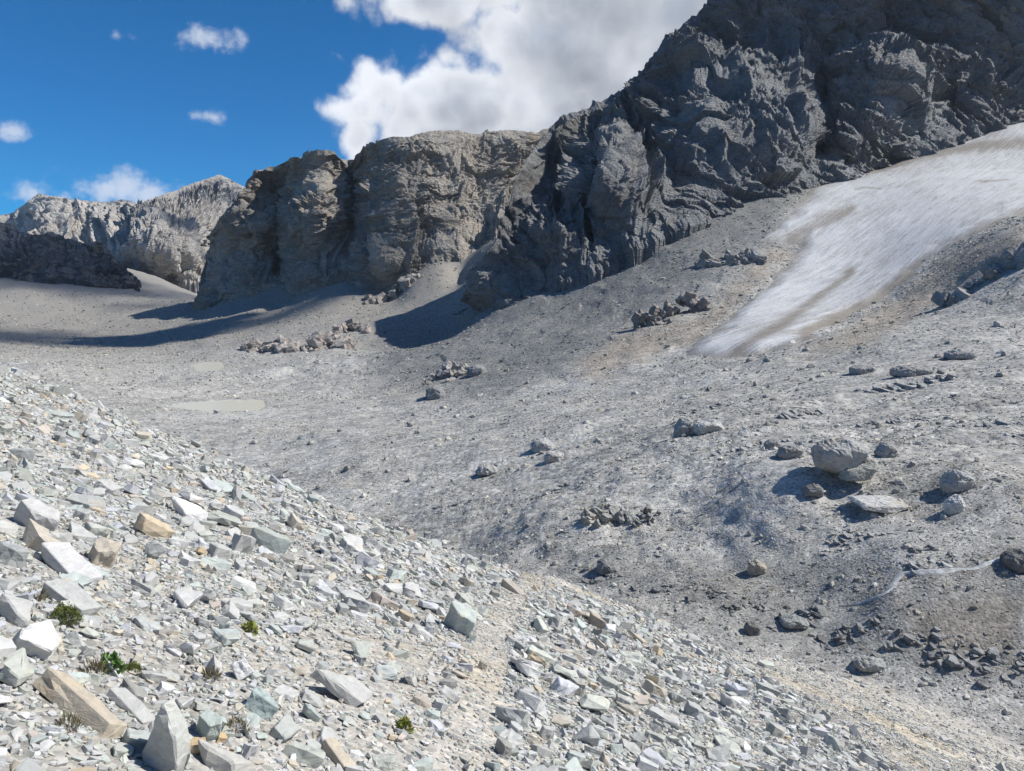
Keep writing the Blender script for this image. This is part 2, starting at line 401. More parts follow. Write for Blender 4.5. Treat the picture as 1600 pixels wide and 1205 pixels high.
# the scree spur the camera stands on
SA, SB, SH = -0.414, -0.267, 1.62
def spur(x, y):
    r = np.hypot(x, y); az = np.degrees(np.arctan2(x, np.maximum(y, 1e-3))); az = np.where(y > 0, az, np.where(x > 0, 60, -60))
    r0 = np.interp(az, [-34, -24, -14, -4, 0, 4, 10, 16, 24, 34], [19.8, 15.3, 14.1, 14.4, 15, 19, 18.6, 19.1, 30, 66])
    z = CAM[2] - SH + SA * x + SB * y - 0.016 * np.maximum(0, r - r0) ** 2
    # the beaten path runs in a shallow hollow
    return z
GLACIER = [(1070,556),(1081,545),(1150,487),(1195,450),(1225,418),(1255,380),(1190,378),(1225,334),(1270,298),(1300,270),(1375,258),(1469,219),(1700,150),(1720,300),(1600,337),(1562,349),(1506,375),(1469,394),(1439,420),(1409,446),(1356,482),(1262,528),(1187,560),(1124,560)]
def height(x, y, full=True):
    """ground height; also returns how much of it is scree spur (0..1)"""
    shp = np.shape(x); x = np.ravel(np.asarray(x, float)); y = np.ravel(np.asarray(y, float))
    v = valley(x, y); s = spur(x, y); r = np.hypot(x, y)
    p0 = np.stack([x, y, np.zeros_like(x)], -1)
    if full:
        rough = sstep(r, 20, 45)
        px, py = proj(x, y, v)
        ice = sstep(sdpoly(px, py, GLACIER), -12, 6) * (y > 100)
        lake = np.zeros_like(x)
        for L in LAKES: lake = np.maximum(lake, sstep(sdpoly(x, y, [tuple(p) for p in L['xy']]), -25, -3))
        k = (1 - 0.92 * ice) * (1 - lake)
        fin = 1 - sstep(r, 70, 170); med = 1 - sstep(r, 260, 520)
        v = v + k * (rough * (fbm(p0 / 26, 4, 3) * 0.95 * sstep(r, 25, 110) + fbm(p0 / 9, 3, 31) * 0.5 * med + fbm(p0 / 4.5, 3, 5) * 0.22 * fin + fbm(p0 / 2.0, 4, 9) * 0.15 * fin)
               + sstep(r, 120, 350) * (fbm(p0 / 60, 4, 4) * 2.6 + 0.45 * facet(p0 / 14, 8) * med))
        # low ledges and moraine ridges that run across the valley
        wq = np.stack([x / 24 + fbm(p0 / 30, 2, 71), y / 5.5 + 1.2 * fbm(p0 / 30, 2, 72), 0 * x], -1)
        v = v + k * rough * (1 - sstep(r, 160, 330)) * 0.26 * ridged(wq, 3, 73)
        # bedrock benches on the right
        q = fbm(p0 / 40, 3, 77) * 2
        t = (v + q) / 1.3; st = (np.floor(t) + sstep(t - np.floor(t), 0.3, 0.95)) * 1.3 - q
        w = k * rough * (1 - sstep(r, 90, 180)) * 0.3 * sstep(fbm(p0 / 18, 2, 55), -0.05, 0.45)
        v = v * (1 - w) + st * w
        s = s + fbm(p0 / 5, 3, 41) * 0.16 * sstep(r, 2, 8) + fbm(p0 / 0.9, 3, 42) * 0.04
    d = s - v; near = sstep(d, -0.6, 0.9)
    z = np.where(d > 0, s, v) + 0.12 * np.exp(-np.abs(d) / 0.5)
    return z.reshape(shp), near.reshape(shp)

# where on the spur: zones given in photo pixels
Z_PATH = [(645,1205),(700,1120),(728,1040),(735,985),(760,945),(795,905),(840,900),(822,950),(800,990),(795,1040),(783,1110),(780,1205)]
Z_BAND = [(800,880),(870,890),(960,925),(1100,985),(1300,1045),(1480,1090),(1610,1135),(1610,1215),(1420,1215),(1330,1150),(1190,1060),(1080,1000),(960,950),(870,925),(810,930)]
Z_FINE1 = [(100,960),(250,950),(420,985),(420,1085),(250,1085),(130,1060)]
Z_FINE2 = [(430,985),(560,970),(760,1000),(720,1205),(560,1205),(520,1120),(440,1080)]
def spur_zone(px, py):
    """1 = coarse blocks, lower = finer debris"""
    c = np.ones(np.shape(px))
    for poly, amt, w in ((Z_FINE1, .35, 40), (Z_FINE2, .45, 50), (Z_PATH, .95, 18), (Z_BAND, .9, 22)):
        c = c * (1 - amt * sstep(sdpoly(px, py, poly), -w * .4, w * .6))
    return c

def ground_colour(x, y, z, near):
    px, py = proj(x, y, z); r = np.hypot(x, y)
    p0 = np.stack([x, y, z], -1)
    n1 = fbm(p0 / 30, 4, 90); n2 = fbm(p0 / 7, 4, 91)
    grey = np.array([0.355, 0.349, 0.328]); dark = np.array([0.215, 0.220, 0.215]); brown = np.array([0.29, 0.255, 0.21]); pale = np.array([0.45, 0.448, 0.43])
    c = np.repeat(grey[None], len(x), 0)
    def lay(w, col):
        nonlocal c
        w = np.clip(w, 0, 1)[:, None]; c = c * (1 - w) + col * w
    n3 = fbm(np.stack([x / 22 + n1, y / 4.0 + 1.5 * n1, 0 * x], -1), 4, 93)
    lay(sstep(n3, 0.1, 0.7) * 0.55, dark); lay(sstep(-n3, 0.25, 0.8) * 0.5, pale)
    lay(sstep(n1, 0.0, 0.6) * 0.5, pale); lay(sstep(n2, 0.15, 0.7) * 0.5, dark)
    # dark talus under the wall, brown moraine along the ice, buff silt near the lakes
    lay(sstep(sdpoly(px, py, [(560,500),(700,480),(800,400),(1100,300),(1290,265),(1220,370),(1060,480),(900,570),(780,620),(600,610)]), -40, 40) * .9, dark * 0.8)
    lay(sstep(sdpoly(px, py, [(850,880),(1150,860),(1400,880),(1600,840),(1600,1085),(1300,1030),(1000,940)]) + n2 * 25, -25, 30) * .6, dark * 0.9)
    br = [(930,600),(1010,560),(1090,540),(1180,450),(1240,385),(1200,390),(1100,490),(980,520),(900,570)]
    lay(sstep(sdpoly(px, py, br) + n2 * 14, -14, 14) * .75, brown)
    lay(sstep(sdpoly(px, py, [(1240,560),(1400,470),(1480,400),(1600,350),(1600,385),(1500,455),(1350,540)]) + n2 * 10, -12, 12) * .75, brown)
    lay(sstep(sdpoly(px, py, [(1380,930),(1600,930),(1600,1060),(1450,1030)]) + n2 * 30, -20, 40) * .6, brown * .8)
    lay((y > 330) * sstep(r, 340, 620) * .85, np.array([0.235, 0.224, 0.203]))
    near_c = np.array([0.36, 0.35, 0.32]); path_c = np.array([0.41, 0.39, 0.35]); ochre = np.array([0.41, 0.36, 0.27])
    nc = np.repeat(near_c[None], len(x), 0)
    zc = spur_zone(px, py)[:, None]; nc = nc * zc + path_c * (1 - zc)
    w = (sstep(fbm(p0 / 3.0, 3, 66), 0.05, 0.5) * (1 - zc[:, 0]) * .8)[:, None]; nc = nc * (1 - w) + ochre * w
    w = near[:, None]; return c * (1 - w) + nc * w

def build_terrain():
    azs = np.concatenate([np.arange(-180, -42, 4.0), np.arange(-42, -36.5, .5), np.arange(-36.5, 36.5, 0.106), np.arange(36.5, 42, .5), np.arange(42, 180.1, 4.0)])
    lr = np.concatenate([np.arange(math.log(0.5), math.log(16), 0.05), np.arange(math.log(16), math.log(150), 0.0115), np.arange(math.log(150), math.log(480), 0.0058), np.arange(math.log(480), math.log(1900), 0.018), np.arange(math.log(1900), math.log(3600), 0.1)])
    rr = np.exp(lr)
    A, Rr = np.meshgrid(np.radians(azs), rr); X = (Rr * np.sin(A)).ravel(); Y = (Rr * np.cos(A)).ravel()
    Z, near = height(X, Y)
    col = ground_colour(X, Y, Z, near)
    Vv = np.stack([X, Y, Z], -1); Fc = grid_faces(len(rr), len(azs))[:, ::-1]
    # close the middle
    c0, n0 = height(np.array([0.0]), np.array([0.0])); nc = len(azs)
    me = mesh_from('ground', Vv, Fc, M_ground, True, {'tint': col, 'dist': np.hypot(X, Y)})
    o = link('ground', me, kind='structure')
    bm = bmesh.new(); bm.from_mesh(me); bm.verts.ensure_lookup_table()
    bm.faces.new([bm.verts[i] for i in range(nc - 1)]); bm.to_mesh(me); bm.free()
    return (X, Y, Z, len(rr), len(azs), azs, rr)
TG = build_terrain()
print('terrain', time.time() - T0)

# ------------------------------------------------------------------ rock walls and mountains
M_big = rock_material('dark_gneiss', 0.7, col_var=0.35, bump=0.8, talus=(0.21, 0.213, 0.21), gloss=0.5, rough=0.62)
M_mid = rock_material('brown_schist', 0.45, col_var=0.35, bump=0.8, talus=(0.31, 0.275, 0.235))
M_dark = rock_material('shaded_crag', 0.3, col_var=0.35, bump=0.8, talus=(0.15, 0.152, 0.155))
M_far = rock_material('far_rock', 0.16, col_var=0.3, bump=0.8, talus=(0.40, 0.375, 0.335))

def mountain(name, cols, ctrl, px0, px1, nx, nr, layers, tint, mat, label=None, back=160, base_drop=0.06, keep=0.35, pxs=None, strata=(0.75, 0.75, 2.1), tint_fn=None, dip=(0.0, 0.0), smooth_scale=60):
    cols = np.array(cols, float); ctrl = np.array(ctrl, float)
    px = np.linspace(px0, px1, nx) if pxs is None else pxs; nx = len(px)
    b = np.interp(px, cols[:, 0], cols[:, 1]); c = np.interp(px, cols[:, 0], cols[:, 2])
    t = np.linspace(-base_drop, 1, nr)[:, None]
    PX = np.repeat(px[None], nr, 0); PY = b[None] + (c - b)[None] * t
    tps = TPS(ctrl[:, :2] / 100.0, ctrl[:, 2], 1e-3)
    D = tps(np.stack([PX.ravel(), np.clip(PY, -420, 2000).ravel()], -1) / 100.0).reshape(nr, nx)
    W = P(PX, PY, D)
    # the far side of the crest, sloping away
    foot = W[0]; drop = np.array([0, 0, 1.0]) * 0.045 * D[0][:, None]
    rows = [(foot - drop)[None], W]; nr += 1; t = np.concatenate([[[-0.2]], t]); top = W[-1]; hd = top - CAM; hd = hd * [1, 1, 0]; hd /= np.linalg.norm(hd, axis=1)[:, None]
    for k, s in enumerate((0.03, 0.08, 0.18, 0.4, 0.7, 1.0)):
        q = top + hd * back * s; q = q - np.array([0, 0, 1.0]) * back * (0.25 * s + 0.9 * s * s); rows.append(q[None])
    W = np.concatenate(rows, 0); nR = W.shape[0]
    gx = np.gradient(W, axis=1); gy = np.gradient(W, axis=0); N = np.cross(gx, gy)
    N /= np.linalg.norm(N, axis=2)[..., None] + 1e-9
    N = np.where((N @ np.array([0, -1.0, 0.25]))[..., None] < -0.3, -N, N)
    for _ in range(6):
        N[1:-1] = (N[:-2] + N[2:] + 2 * N[1:-1]) / 4; N[:, 1:-1] = (N[:, :-2] + N[:, 2:] + 2 * N[:, 1:-1]) / 4
    N /= np.linalg.norm(N, axis=2)[..., None] + 1e-9
    tt = np.concatenate([np.repeat(t, nx, 1), np.full((nR - nr, nx), 1.0)], 0)
    wgt = (1 - (1 - keep) * sstep(tt, 0.85, 1.0)).ravel()
    p = W.reshape(-1, 3).copy(); n = N.reshape(-1, 3)
    warp = np.stack([fbm(p / 45, 2, 201), fbm(p / 45, 2, 202), fbm(p / 45, 2, 203)], -1) * 9
    zn = np.array([dip[0], dip[1], 1.0]); zn /= np.linalg.norm(zn); pw = p + warp
    hz = (pw @ zn)[:, None] * zn; q0 = (pw - hz) * strata[0] + hz * strata[2]          # blocks flattened along the bedding
    disp = np.zeros(len(p))
    rocky = 0.45 + 0.55 * sstep(fbm(p / smooth_scale * [1, 1, .6], 3, 401), -0.3, 0.2)   # crags between smoother faces
    foot = sstep(tt, 0.0, 0.22).ravel()
    along = np.cumsum(np.concatenate([np.zeros((nR, 1)), np.linalg.norm(np.diff(W, axis=1)[..., :2], axis=2)], 1), 1)[nr // 2]
    S = np.repeat(along[None], nR, 0).ravel()
    for (kind, sca, amp, seed) in layers:
        q = q0 / sca
        if kind == 'fbm': dv = fbm(q, 4, seed)
        elif kind == 'rib':      # aretes and gullies running down the face
            q = np.stack([(S + warp[:, 0] * 1.5) / sca + 0.35 * pw[:, 2] / sca * dip[0], pw[:, 2] / (2.6 * sca), warp[:, 1] / sca], -1); dv = (ridged(q, 4, seed, 0.55) - 0.6) * (0.35 + 0.65 * foot)
        elif kind == 'ridge': dv = ridged(q, 3, seed) - 0.5
        elif kind == 'facet': dv = facet(q, seed) * rocky
        elif kind == 'ledge':    # bedding: each layer leans out and breaks back in a step
            v = (pw @ zn) / sca + 0.9 * facet(q0 / (5 * sca), seed, 0.3) + 0.8 * fbm(p / (6 * sca), 3, seed + 5); fr = v - np.floor(v)
            dv = np.where(fr < 0.8, fr / 0.8, (1 - fr) / 0.2) - 0.5
            dv = dv * sstep(fbm(q0 / (4 * sca), 2, seed + 9), -0.35, 0.2)
        disp += amp * dv
    p = p + n * (disp * wgt)[:, None]
    cv = fbm(q0 / 70, 4, 301) ; cv2 = fbm(q0 / 14, 4, 302)
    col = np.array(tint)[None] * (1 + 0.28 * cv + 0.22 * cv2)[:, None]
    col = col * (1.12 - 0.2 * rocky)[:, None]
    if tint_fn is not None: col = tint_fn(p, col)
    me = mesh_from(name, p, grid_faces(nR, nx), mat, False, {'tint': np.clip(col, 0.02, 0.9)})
    pr = {'kind': 'structure'}
    if label: pr['label'] = label
    return link(name, me, **pr)

BIG_COLS = [(735,500,494),(748,486,468),(755,480,446),(762,476,420),(775,462,388),(790,456,330),(807,450,276),(830,440,243),(850,431,218),(869,422,197),(890,412,188),(925,398,169),(950,385,160),(987,362,140),(1015,347,104),(1049,327,67),
            (1060,322,58),(1094,307,17),(1116,304,-5),(1180,300,-70),(1240,275,-120),(1290,268,-160),(1330,265,-190),(1400,245,-230),(1465,215,-270),(1530,190,-300),(1600,160,-330),(1800,100,-380),(2300,60,-330)]
BIG_CTRL = [(735,500,470),(735,480,480),(748,480,432),(755,465,416),(762,472,402),(762,450,404),(830,440,385),(890,412,372),(940,392,370),(1020,345,378),(1060,322,385),(1100,305,392),(1180,300,402),(1240,275,416),(1290,268,430),(1330,265,436),(1400,245,452),(1465,215,466),(1530,190,478),(1600,160,492),(1800,100,510),(2200,50,540),
            (775,385,409),(778,430,398),(807,276,458),(869,197,515),(925,169,522),(987,140,528),(1049,67,530),(1116,-5,530),(1200,-90,524),(1350,-200,514),(1600,-330,503),(2200,-300,515),
            (850,300,472),(905,255,492),(960,200,503),(1030,130,505),
            (870,345,392),(850,400,384),(905,335,425),(830,360,405),(800,420,398),
            (958,238,418),(930,290,405),(1000,310,388),(965,345,378),(1010,245,450),(1045,315,396),
            (1085,235,424),(1060,200,455),(1150,180,446),(1190,215,425),(1240,205,435),(1110,120,478),(1150,90,500),(1220,140,475),
            (1282,235,455),(1285,160,498),(1370,185,450),(1395,115,468),(1320,225,440),(1440,200,466),(1470,165,490),(1520,140,480),(1545,105,490),(1590,120,502),
            (1250,60,510),(1400,60,502),(1550,60,502),(1700,50,500),(1300,0,511),(1400,-80,503),(1600,-80,497)]
def big_tint(p, col):
    px, py = proj(p[:, 0], p[:, 1], p[:, 2])
    w = sstep(px, 1120, 850) * 0.35; br = np.array([1.18, 1.03, 0.86])     # browner schist towards the valley
    return col * (1 + w[:, None] * (br - 1))
mountain('mountain', BIG_COLS, BIG_CTRL, 735, 2300, 0, 290,
         [('rib', 70, 9, 1), ('rib', 24, 3.2, 2), ('facet', 34, 3.6, 3), ('facet', 14, 1.9, 4), ('ledge', 11, 1.1, 5), ('facet', 6, 0.8, 6), ('ledge', 4, 0.5, 9), ('facet', 2.6, 0.32, 7)],
         (0.148, 0.16, 0.17), M_big, 'dark rock mountain towering over the glacier at the right', back=200,
         pxs=np.concatenate([np.linspace(735, 1640, 640), np.linspace(1655, 2300, 50)]), tint_fn=big_tint, dip=(0.55, -0.2), base_drop=0.16)
MID_COLS = [(306,480,470),(312,479,445),(320,477,398),(335,475,380),(360,473,330),(385,471,290),(400,470,267),(418,469,264),(433,468,263),(440,468,256),(460,466,247),(480,464,241),(505,463,239),(522,462,237),(535,460,246),(545,459,257),(552,458,247),(565,457,232),(590,458,224),(620,461,218),(700,442,208),(760,408,206),(800,392,207),(850,385,210),(905,380,214)]
MID_CTRL = [(306,480,805),(320,477,790),(380,472,760),(435,468,745),(500,463,700),(560,456,672),(620,462,640),(700,440,640),(760,405,640),(800,385,640),(905,380,640),
            (340,380,845),(400,266,815),(433,264,835),(480,241,768),(522,237,765),(545,257,815),(565,232,765),(620,218,740),(700,208,760),(800,207,800),(860,206,830),(905,215,840),
            (436,300,868),(437,350,850),(438,410,812),(410,350,782),(400,420,765),(345,430,800),(370,400,790),(468,350,735),(500,300,738),(480,420,712),(548,300,812),(550,345,790),(553,400,725),(520,330,735),(590,330,705),(580,400,668),(620,280,712),
            (700,280,725),(660,350,690),(700,380,668),(760,300,735),(740,350,700),(800,300,760)]
mountain('cliff', MID_COLS, MID_CTRL, 306, 905, 470, 230,
         [('rib', 60, 9, 11), ('rib', 22, 3.4, 12), ('facet', 32, 3.2, 13), ('facet', 14, 1.9, 14), ('ledge', 12, 1.4, 15), ('facet', 7, 1.0, 16), ('ledge', 5, 0.75, 18), ('facet', 4, 0.5, 17)],
         (0.32, 0.302, 0.272), M_mid, 'grey brown cliff band with vertical gullies above the valley', back=160, base_drop=0.12)
BACK_COLS = [(820,240,214),(850,240,203),(870,240,198),(900,240,185),(940,240,161),(965,240,144),(976,240,136),(986,240,133),(993,240,141),(1020,240,160),(1060,240,185)]
mountain('ridge', BACK_COLS, [(820,240,900),(1060,240,900),(820,212,930),(900,185,950),(985,133,985),(1060,185,960)], 820, 1060, 130, 50,
         [('fbm', 60, 6, 21), ('facet', 20, 3, 22), ('facet', 8, 1.5, 23)], (0.27, 0.25, 0.215), M_mid, 'pale brown ridge shoulder under the cloud', back=150)
LEFT_COLS = [(-160,490,330),(-80,482,340),(0,470,353),(20,470,352),(32,470,362),(60,470,371),(76,470,364),(110,472,373),(140,474,386),(158,475,379),(172,476,392),(186,478,410),(200,478,430),(212,474,434),(222,470,452)]
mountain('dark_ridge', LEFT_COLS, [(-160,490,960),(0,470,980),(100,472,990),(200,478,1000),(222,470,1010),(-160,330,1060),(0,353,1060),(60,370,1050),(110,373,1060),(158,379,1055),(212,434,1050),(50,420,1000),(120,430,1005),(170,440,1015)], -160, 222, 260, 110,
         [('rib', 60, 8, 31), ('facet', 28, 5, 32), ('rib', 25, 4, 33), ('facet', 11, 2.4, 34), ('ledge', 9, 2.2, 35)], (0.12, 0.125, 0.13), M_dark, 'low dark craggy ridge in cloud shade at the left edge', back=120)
FARL_COLS = [(-160,420,380),(-60,410,366),(0,405,340),(30,405,327),(48,405,312),(62,405,303),(76,406,307),(100,408,312),(128,410,315),(150,412,318),(168,414,317),(190,420,312),(205,428,315),(222,436,322),(240,440,340)]
mountain('far_mountain', FARL_COLS, [(-160,420,1700),(0,405,1720),(100,408,1720),(190,420,1650),(240,440,1600),(-160,380,1950),(0,340,2050),(62,303,1950),(100,312,1960),(150,318,1970),(190,312,1950),(240,340,1800),(60,360,1830),(130,360,1880),(180,370,1800)], -160, 240, 270, 100,
         [('rib', 130, 22, 41), ('rib', 45, 9, 42), ('facet', 45, 5, 43), ('facet', 18, 3, 44)], (0.46, 0.445, 0.42), M_far, 'pale far mountain with ribbed grey flank', back=400, strata=(1, 1, 1.3), keep=0.15)
def dark_cap(p, col):
    px, py = proj(p[:, 0], p[:, 1], p[:, 2])      # the summit is a darker band of rock
    w = sstep(sdpoly(px, py, [(285,305),(345,255),(430,300),(430,325),(350,318)]) + 6 * fbm(p / 60, 3, 58), -6, 6)
    return col * (1 - 0.68 * w[:, None] * np.array([1.0, 0.95, 0.85]))
FARR_COLS = [(200,445,335),(214,443,325),(222,440,318),(240,438,312),(270,436,300),(300,434,288),(320,432,282),(336,431,276),(345,431,274),(352,431,277),(382,430,293),(420,430,312)]
mountain('far_mountain', FARR_COLS, [(200,445,1480),(225,440,1450),(270,438,1440),(310,428,1470),(330,430,1500),(420,430,1550),(222,338,1540),(250,345,1530),(280,355,1530),(300,385,1500),(225,318,1800),(270,300,2050),(345,274,2350),(382,293,2350),(420,312,2350),(330,340,1950),(315,390,1720),(380,380,1800)], 200, 420, 200, 120,
         [('rib', 110, 14, 51), ('rib', 40, 8, 52), ('facet', 36, 5, 53), ('facet', 15, 2.6, 54)], (0.36, 0.347, 0.325), M_far, 'far pyramid peak rising behind the cliff band', back=400, strata=(1, 1, 1.3), keep=0.15, tint_fn=dark_cap)
print('mountains', time.time() - T0)

# ------------------------------------------------------------------ glacier, lakes, stream
def ice_material():
    m = bpy.data.materials.new('glacier_ice'); m.use_nodes = True; nt = NT(m.node_tree); nt.n.clear()
    out = nt.new('ShaderNodeOutputMaterial'); bs = nt.new('ShaderNodeBsdfPrincipled')
    geo = nt.new('ShaderNodeNewGeometry'); pos = geo.outputs['Position']
    at = nt.new('ShaderNodeAttribute', attribute_name='dirt')
    fl = nt.new('ShaderNodeAttribute', attribute_name='flow')
    n1 = nt.noise(fl.outputs['Vector'], 0.85, 6, 0.7); n2 = nt.noise(pos, 2.2, 7, 0.8)
    dsum = nt.math('ADD', at.outputs['Fac'], nt.math('ADD', nt.math('MULTIPLY', nt.math('SUBTRACT', n1, 0.5), 1.0), nt.math('MULTIPLY', nt.math('SUBTRACT', n2, 0.5), 3.2)))
    n3 = nt.noise(fl.outputs['Vector'], 0.3, 5, 0.65)
    ln = nt.math('SUBTRACT', 1.0, nt.sstep(nt.math('ABSOLUTE', nt.math('SUBTRACT', n3, 0.5)), 0.0, 0.022))
    ln2 = nt.math('SUBTRACT', 1.0, nt.sstep(nt.math('ABSOLUTE', nt.math('SUBTRACT', n1, 0.52)), 0.0, 0.02))
    dsum = nt.math('ADD', dsum, nt.math('ADD', nt.math('MULTIPLY', ln, 0.3), nt.math('MULTIPLY', ln2, 0.22)))
    c = nt.ramp(dsum, [(0.0, (0.62, 0.635, 0.65)), (0.28, (0.49, 0.50, 0.505)), (0.5, (0.37, 0.362, 0.345)), (0.66, (0.285, 0.265, 0.235)), (0.9, (0.25, 0.228, 0.195))])
    bp = nt.new('ShaderNodeBump'); bp.inputs['Strength'].default_value = 0.6; bp.inputs['Distance'].default_value = 0.5
    nt.put(bp.inputs['Height'], nt.math('ADD', n1, nt.math('MULTIPLY', n2, 0.7)))
    nt.put(bs.inputs['Base Color'], c); bs.inputs['Roughness'].default_value = 0.55; bs.inputs['Specular IOR Level'].default_value = 0.35
    nt.l.new(bp.outputs[0], bs.inputs['Normal']); nt.l.new(bs.outputs[0], out.inputs[0])
    return m
def build_glacier():
    X, Y, Z, nr, nc, azs, rr = TG
    px, py = proj(X, Y, Z)
    sd = sdpoly(px, py, GLACIER)
    p0 = np.stack([X, Y, Z], -1)
    sd2 = sd + fbm(p0 / 18, 4, 601) * 9
    keep = (sd > -14) & (Y > 120)
    Fc = grid_faces(nr, nc)[:, ::-1]; Fc = Fc[keep[Fc].all(1)]
    u, inv = np.unique(Fc, return_inverse=True); Fc = inv.reshape(Fc.shape)
    x, y, z, s, qx, qy = X[u], Y[u], Z[u], sd2[u], px[u], py[u]
    zi = z + np.clip(s * 0.07, -0.8, 1.3)
    # flow runs down and to the left in the picture: texture coordinates stretched along it
    fx = (qx * 0.80 - qy * 0.60) / 7.0; fy = (qx * 0.60 + qy * 0.80) / 1.6
    a = np.arctan2(x, y); fl = np.stack([(x * .72 + y * .69) * 0.045, (x * .69 - y * .72) * 0.9, z * 0.15], -1)
    dirt = 0.13 + 0.5 * (1 - sstep(s, 0, 17))
    w = lambda pts, half: np.exp(-(dpoly(qx, qy, pts) / half) ** 2)
    dirt += 0.6 * w([(1330,430),(1290,462),(1225,512),(1150,555)], 8) + 0.55 * w([(1290,285),(1380,262),(1480,238),(1600,225)], 9) + 0.4 * w([(1330,330),(1290,350),(1240,372)], 9)
    dirt += 0.45 * w([(1440,420),(1356,480),(1262,525)], 10) + 0.3 * w([(1250,560),(1330,500)], 18)
    dirt += 0.16 * fbm(p0[u] / 28, 4, 617) + 0.12 * fbm(fl * [2, .35, 1], 3, 618)
    for ln in ([(1335,300),(1352,297),(1376,299)], [(1530,289),(1572,285)]): dirt += 0.5 * w(ln, 1.5)
    # arched foliation bands across the tongue
    rr_ = np.hypot((qx - 1215), (qy - 340) * 1.15); dirt += 0.07 * np.sin(rr_ / 2.2 + 2.5 * fbm(p0[u] / 25, 2, 615)) * sstep(qx, 1215, 1260) * (1 - sstep(qx, 1330, 1380)) * sstep(qy, 360, 390) * (1 - sstep(qy, 450, 480))
    zi = zi + fbm(p0[u] / 12, 3, 611) * 0.25
    me = mesh_from('glacier', np.stack([x, y, zi], -1), Fc, ice_material(), True, {'dirt': dirt, 'flow': np.concatenate([fl, np.ones((len(fl), 1))], 1)})
    link('glacier', me, kind='structure', label='grey white glacier tongue streaked with brown grit')
build_glacier()

def water_material():
    m = bpy.data.materials.new('milky_water'); m.use_nodes = True; nt = NT(m.node_tree); bs = nt.n['Principled BSDF']
    bs.inputs['Base Color'].default_value = (0.64, 0.62, 0.51, 1); bs.inputs['Roughness'].default_value = 0.2; bs.inputs['Specular IOR Level'].default_value = 0.25  # silty tone made paler, with the sky's reflection put into the base colour
    geo = nt.new('ShaderNodeNewGeometry'); bp = nt.new('ShaderNodeBump'); bp.inputs['Strength'].default_value = 0.12; bp.inputs['Distance'].default_value = 0.1
    nt.put(bp.inputs['Height'], nt.noise(geo.outputs['Position'], 1.5, 3, 0.5)); nt.l.new(bp.outputs[0], bs.inputs['Normal'])
    return m
M_water = water_material()
for L, lab in zip(LAKES, ('larger silty meltwater pool beyond the scree spur', 'smaller silty pool farther up the valley')):
    cx, cy = L['xy'].mean(0); ring = [(cx + (x - cx) * 1.15, cy + (y - cy) * 1.15, L['z'] - 0.25) for x, y in L['xy']]
    bm = bmesh.new(); bm.faces.new([bm.verts.new(v) for v in ring]); bmesh.ops.recalc_face_normals(bm, faces=bm.faces)
    if bm.faces[:][0].normal.z < 0: bmesh.ops.reverse_faces(bm, faces=bm.faces)
    me = bpy.data.meshes.new('lake'); bm.to_mesh(me); bm.free(); me.materials.append(M_water)
    link('lake', me, kind='structure', label=lab)

# ------------------------------------------------------------------ loose stones
rng = np.random.default_rng(11); random.seed(5)
def hull(pts, bev=0.0):
    bm = bmesh.new()
    for p in pts: bm.verts.new(p)
    r = bmesh.ops.convex_hull(bm, input=bm.verts[:])
    bmesh.ops.delete(bm, geom=list({g for g in r['geom_interior'] + r['geom_unused'] if isinstance(g, bmesh.types.BMVert)}), context='VERTS')
    if bev > 0:
        bmesh.ops.dissolve_limit(bm, angle_limit=R_(9), verts=bm.verts[:], edges=bm.edges[:])
        bmesh.ops.bevel(bm, geom=bm.edges[:], offset=bev, segments=1, affect='EDGES', profile=0.6)
    bmesh.ops.triangulate(bm, faces=bm.faces[:]); bmesh.ops.recalc_face_normals(bm, faces=bm.faces[:])
    bm.verts.index_update()
    V = np.array([v.co[:] for v in bm.verts]); Fa = np.array([[v.index for v in f.verts] for f in bm.faces]); bm.free()
    return V, Fa
def slab_points(g, k, aspect, thick, taper=0.25, round_=0.0):
    """angular fragment: a k-gon prism with uneven, tilted faces, about 1 long"""
    a = np.sort((np.arange(k) + g.uniform(-.38, .38, k)) / k * 2 * math.pi) + g.uniform(0, 6)
    rad = g.uniform(0.72, 1.0, k)
    x = np.cos(a) * rad * 0.5; y = np.sin(a) * rad * 0.5 / aspect
    top = np.stack([x * (1 - g.uniform(0, taper)) + g.normal(0, .04), y * (1 - g.uniform(0, taper)) + g.normal(0, .03), np.full(k, thick / 2) + x * g.normal(0, .12) + y * g.normal(0, .12)], -1)
    bot = np.stack([x * (1 - g.uniform(0, taper)), y * (1 - g.uniform(0, taper)), np.full(k, -thick / 2) + x * g.normal(0, .08)], -1)
    pts = np.concatenate([top, bot])
    pts += g.normal(0, 0.025, pts.shape)
    if round_:
        mid = np.stack([x * 1.1, y * 1.1, np.zeros(k)], -1); pts[:k, :2] *= 1 - round_; pts[k:, :2] *= 1 - round_; pts = np.concatenate([pts, mid])
    return pts
VAR_HI = [hull(slab_points(rng, int(rng.integers(4, 7)), rng.uniform(1.0, 2.3), rng.uniform(0.09, 0.38), rng.uniform(.1, .45))) for _ in range(60)]
VAR_BEV = [hull(slab_points(rng, int(rng.integers(4, 7)), rng.uniform(1.0, 2.4), rng.uniform(0.09, 0.36), rng.uniform(.08, .4)), 0.014) for _ in range(60)]
VAR_LO = [hull(slab_points(rng, 4, rng.uniform(1.0, 2.0), rng.uniform(0.3, 0.6), 0.5)[[0, 1, 2, 3, 4, 6, 5]]) for _ in range(30)]
VAR_RND = [hull(slab_points(rng, 6, rng.uniform(1.0, 2.0), rng.uniform(0.3, 0.55), 0.3, 0.25), 0.03) for _ in range(40)]
VAR_RND_LO = [hull(slab_points(rng, 5, rng.uniform(1.0, 2.0), rng.uniform(0.3, 0.5), 0.3, 0.2)[[0, 2, 4, 5, 7, 10, 11, 12, 13, 14]]) for _ in range(30)]

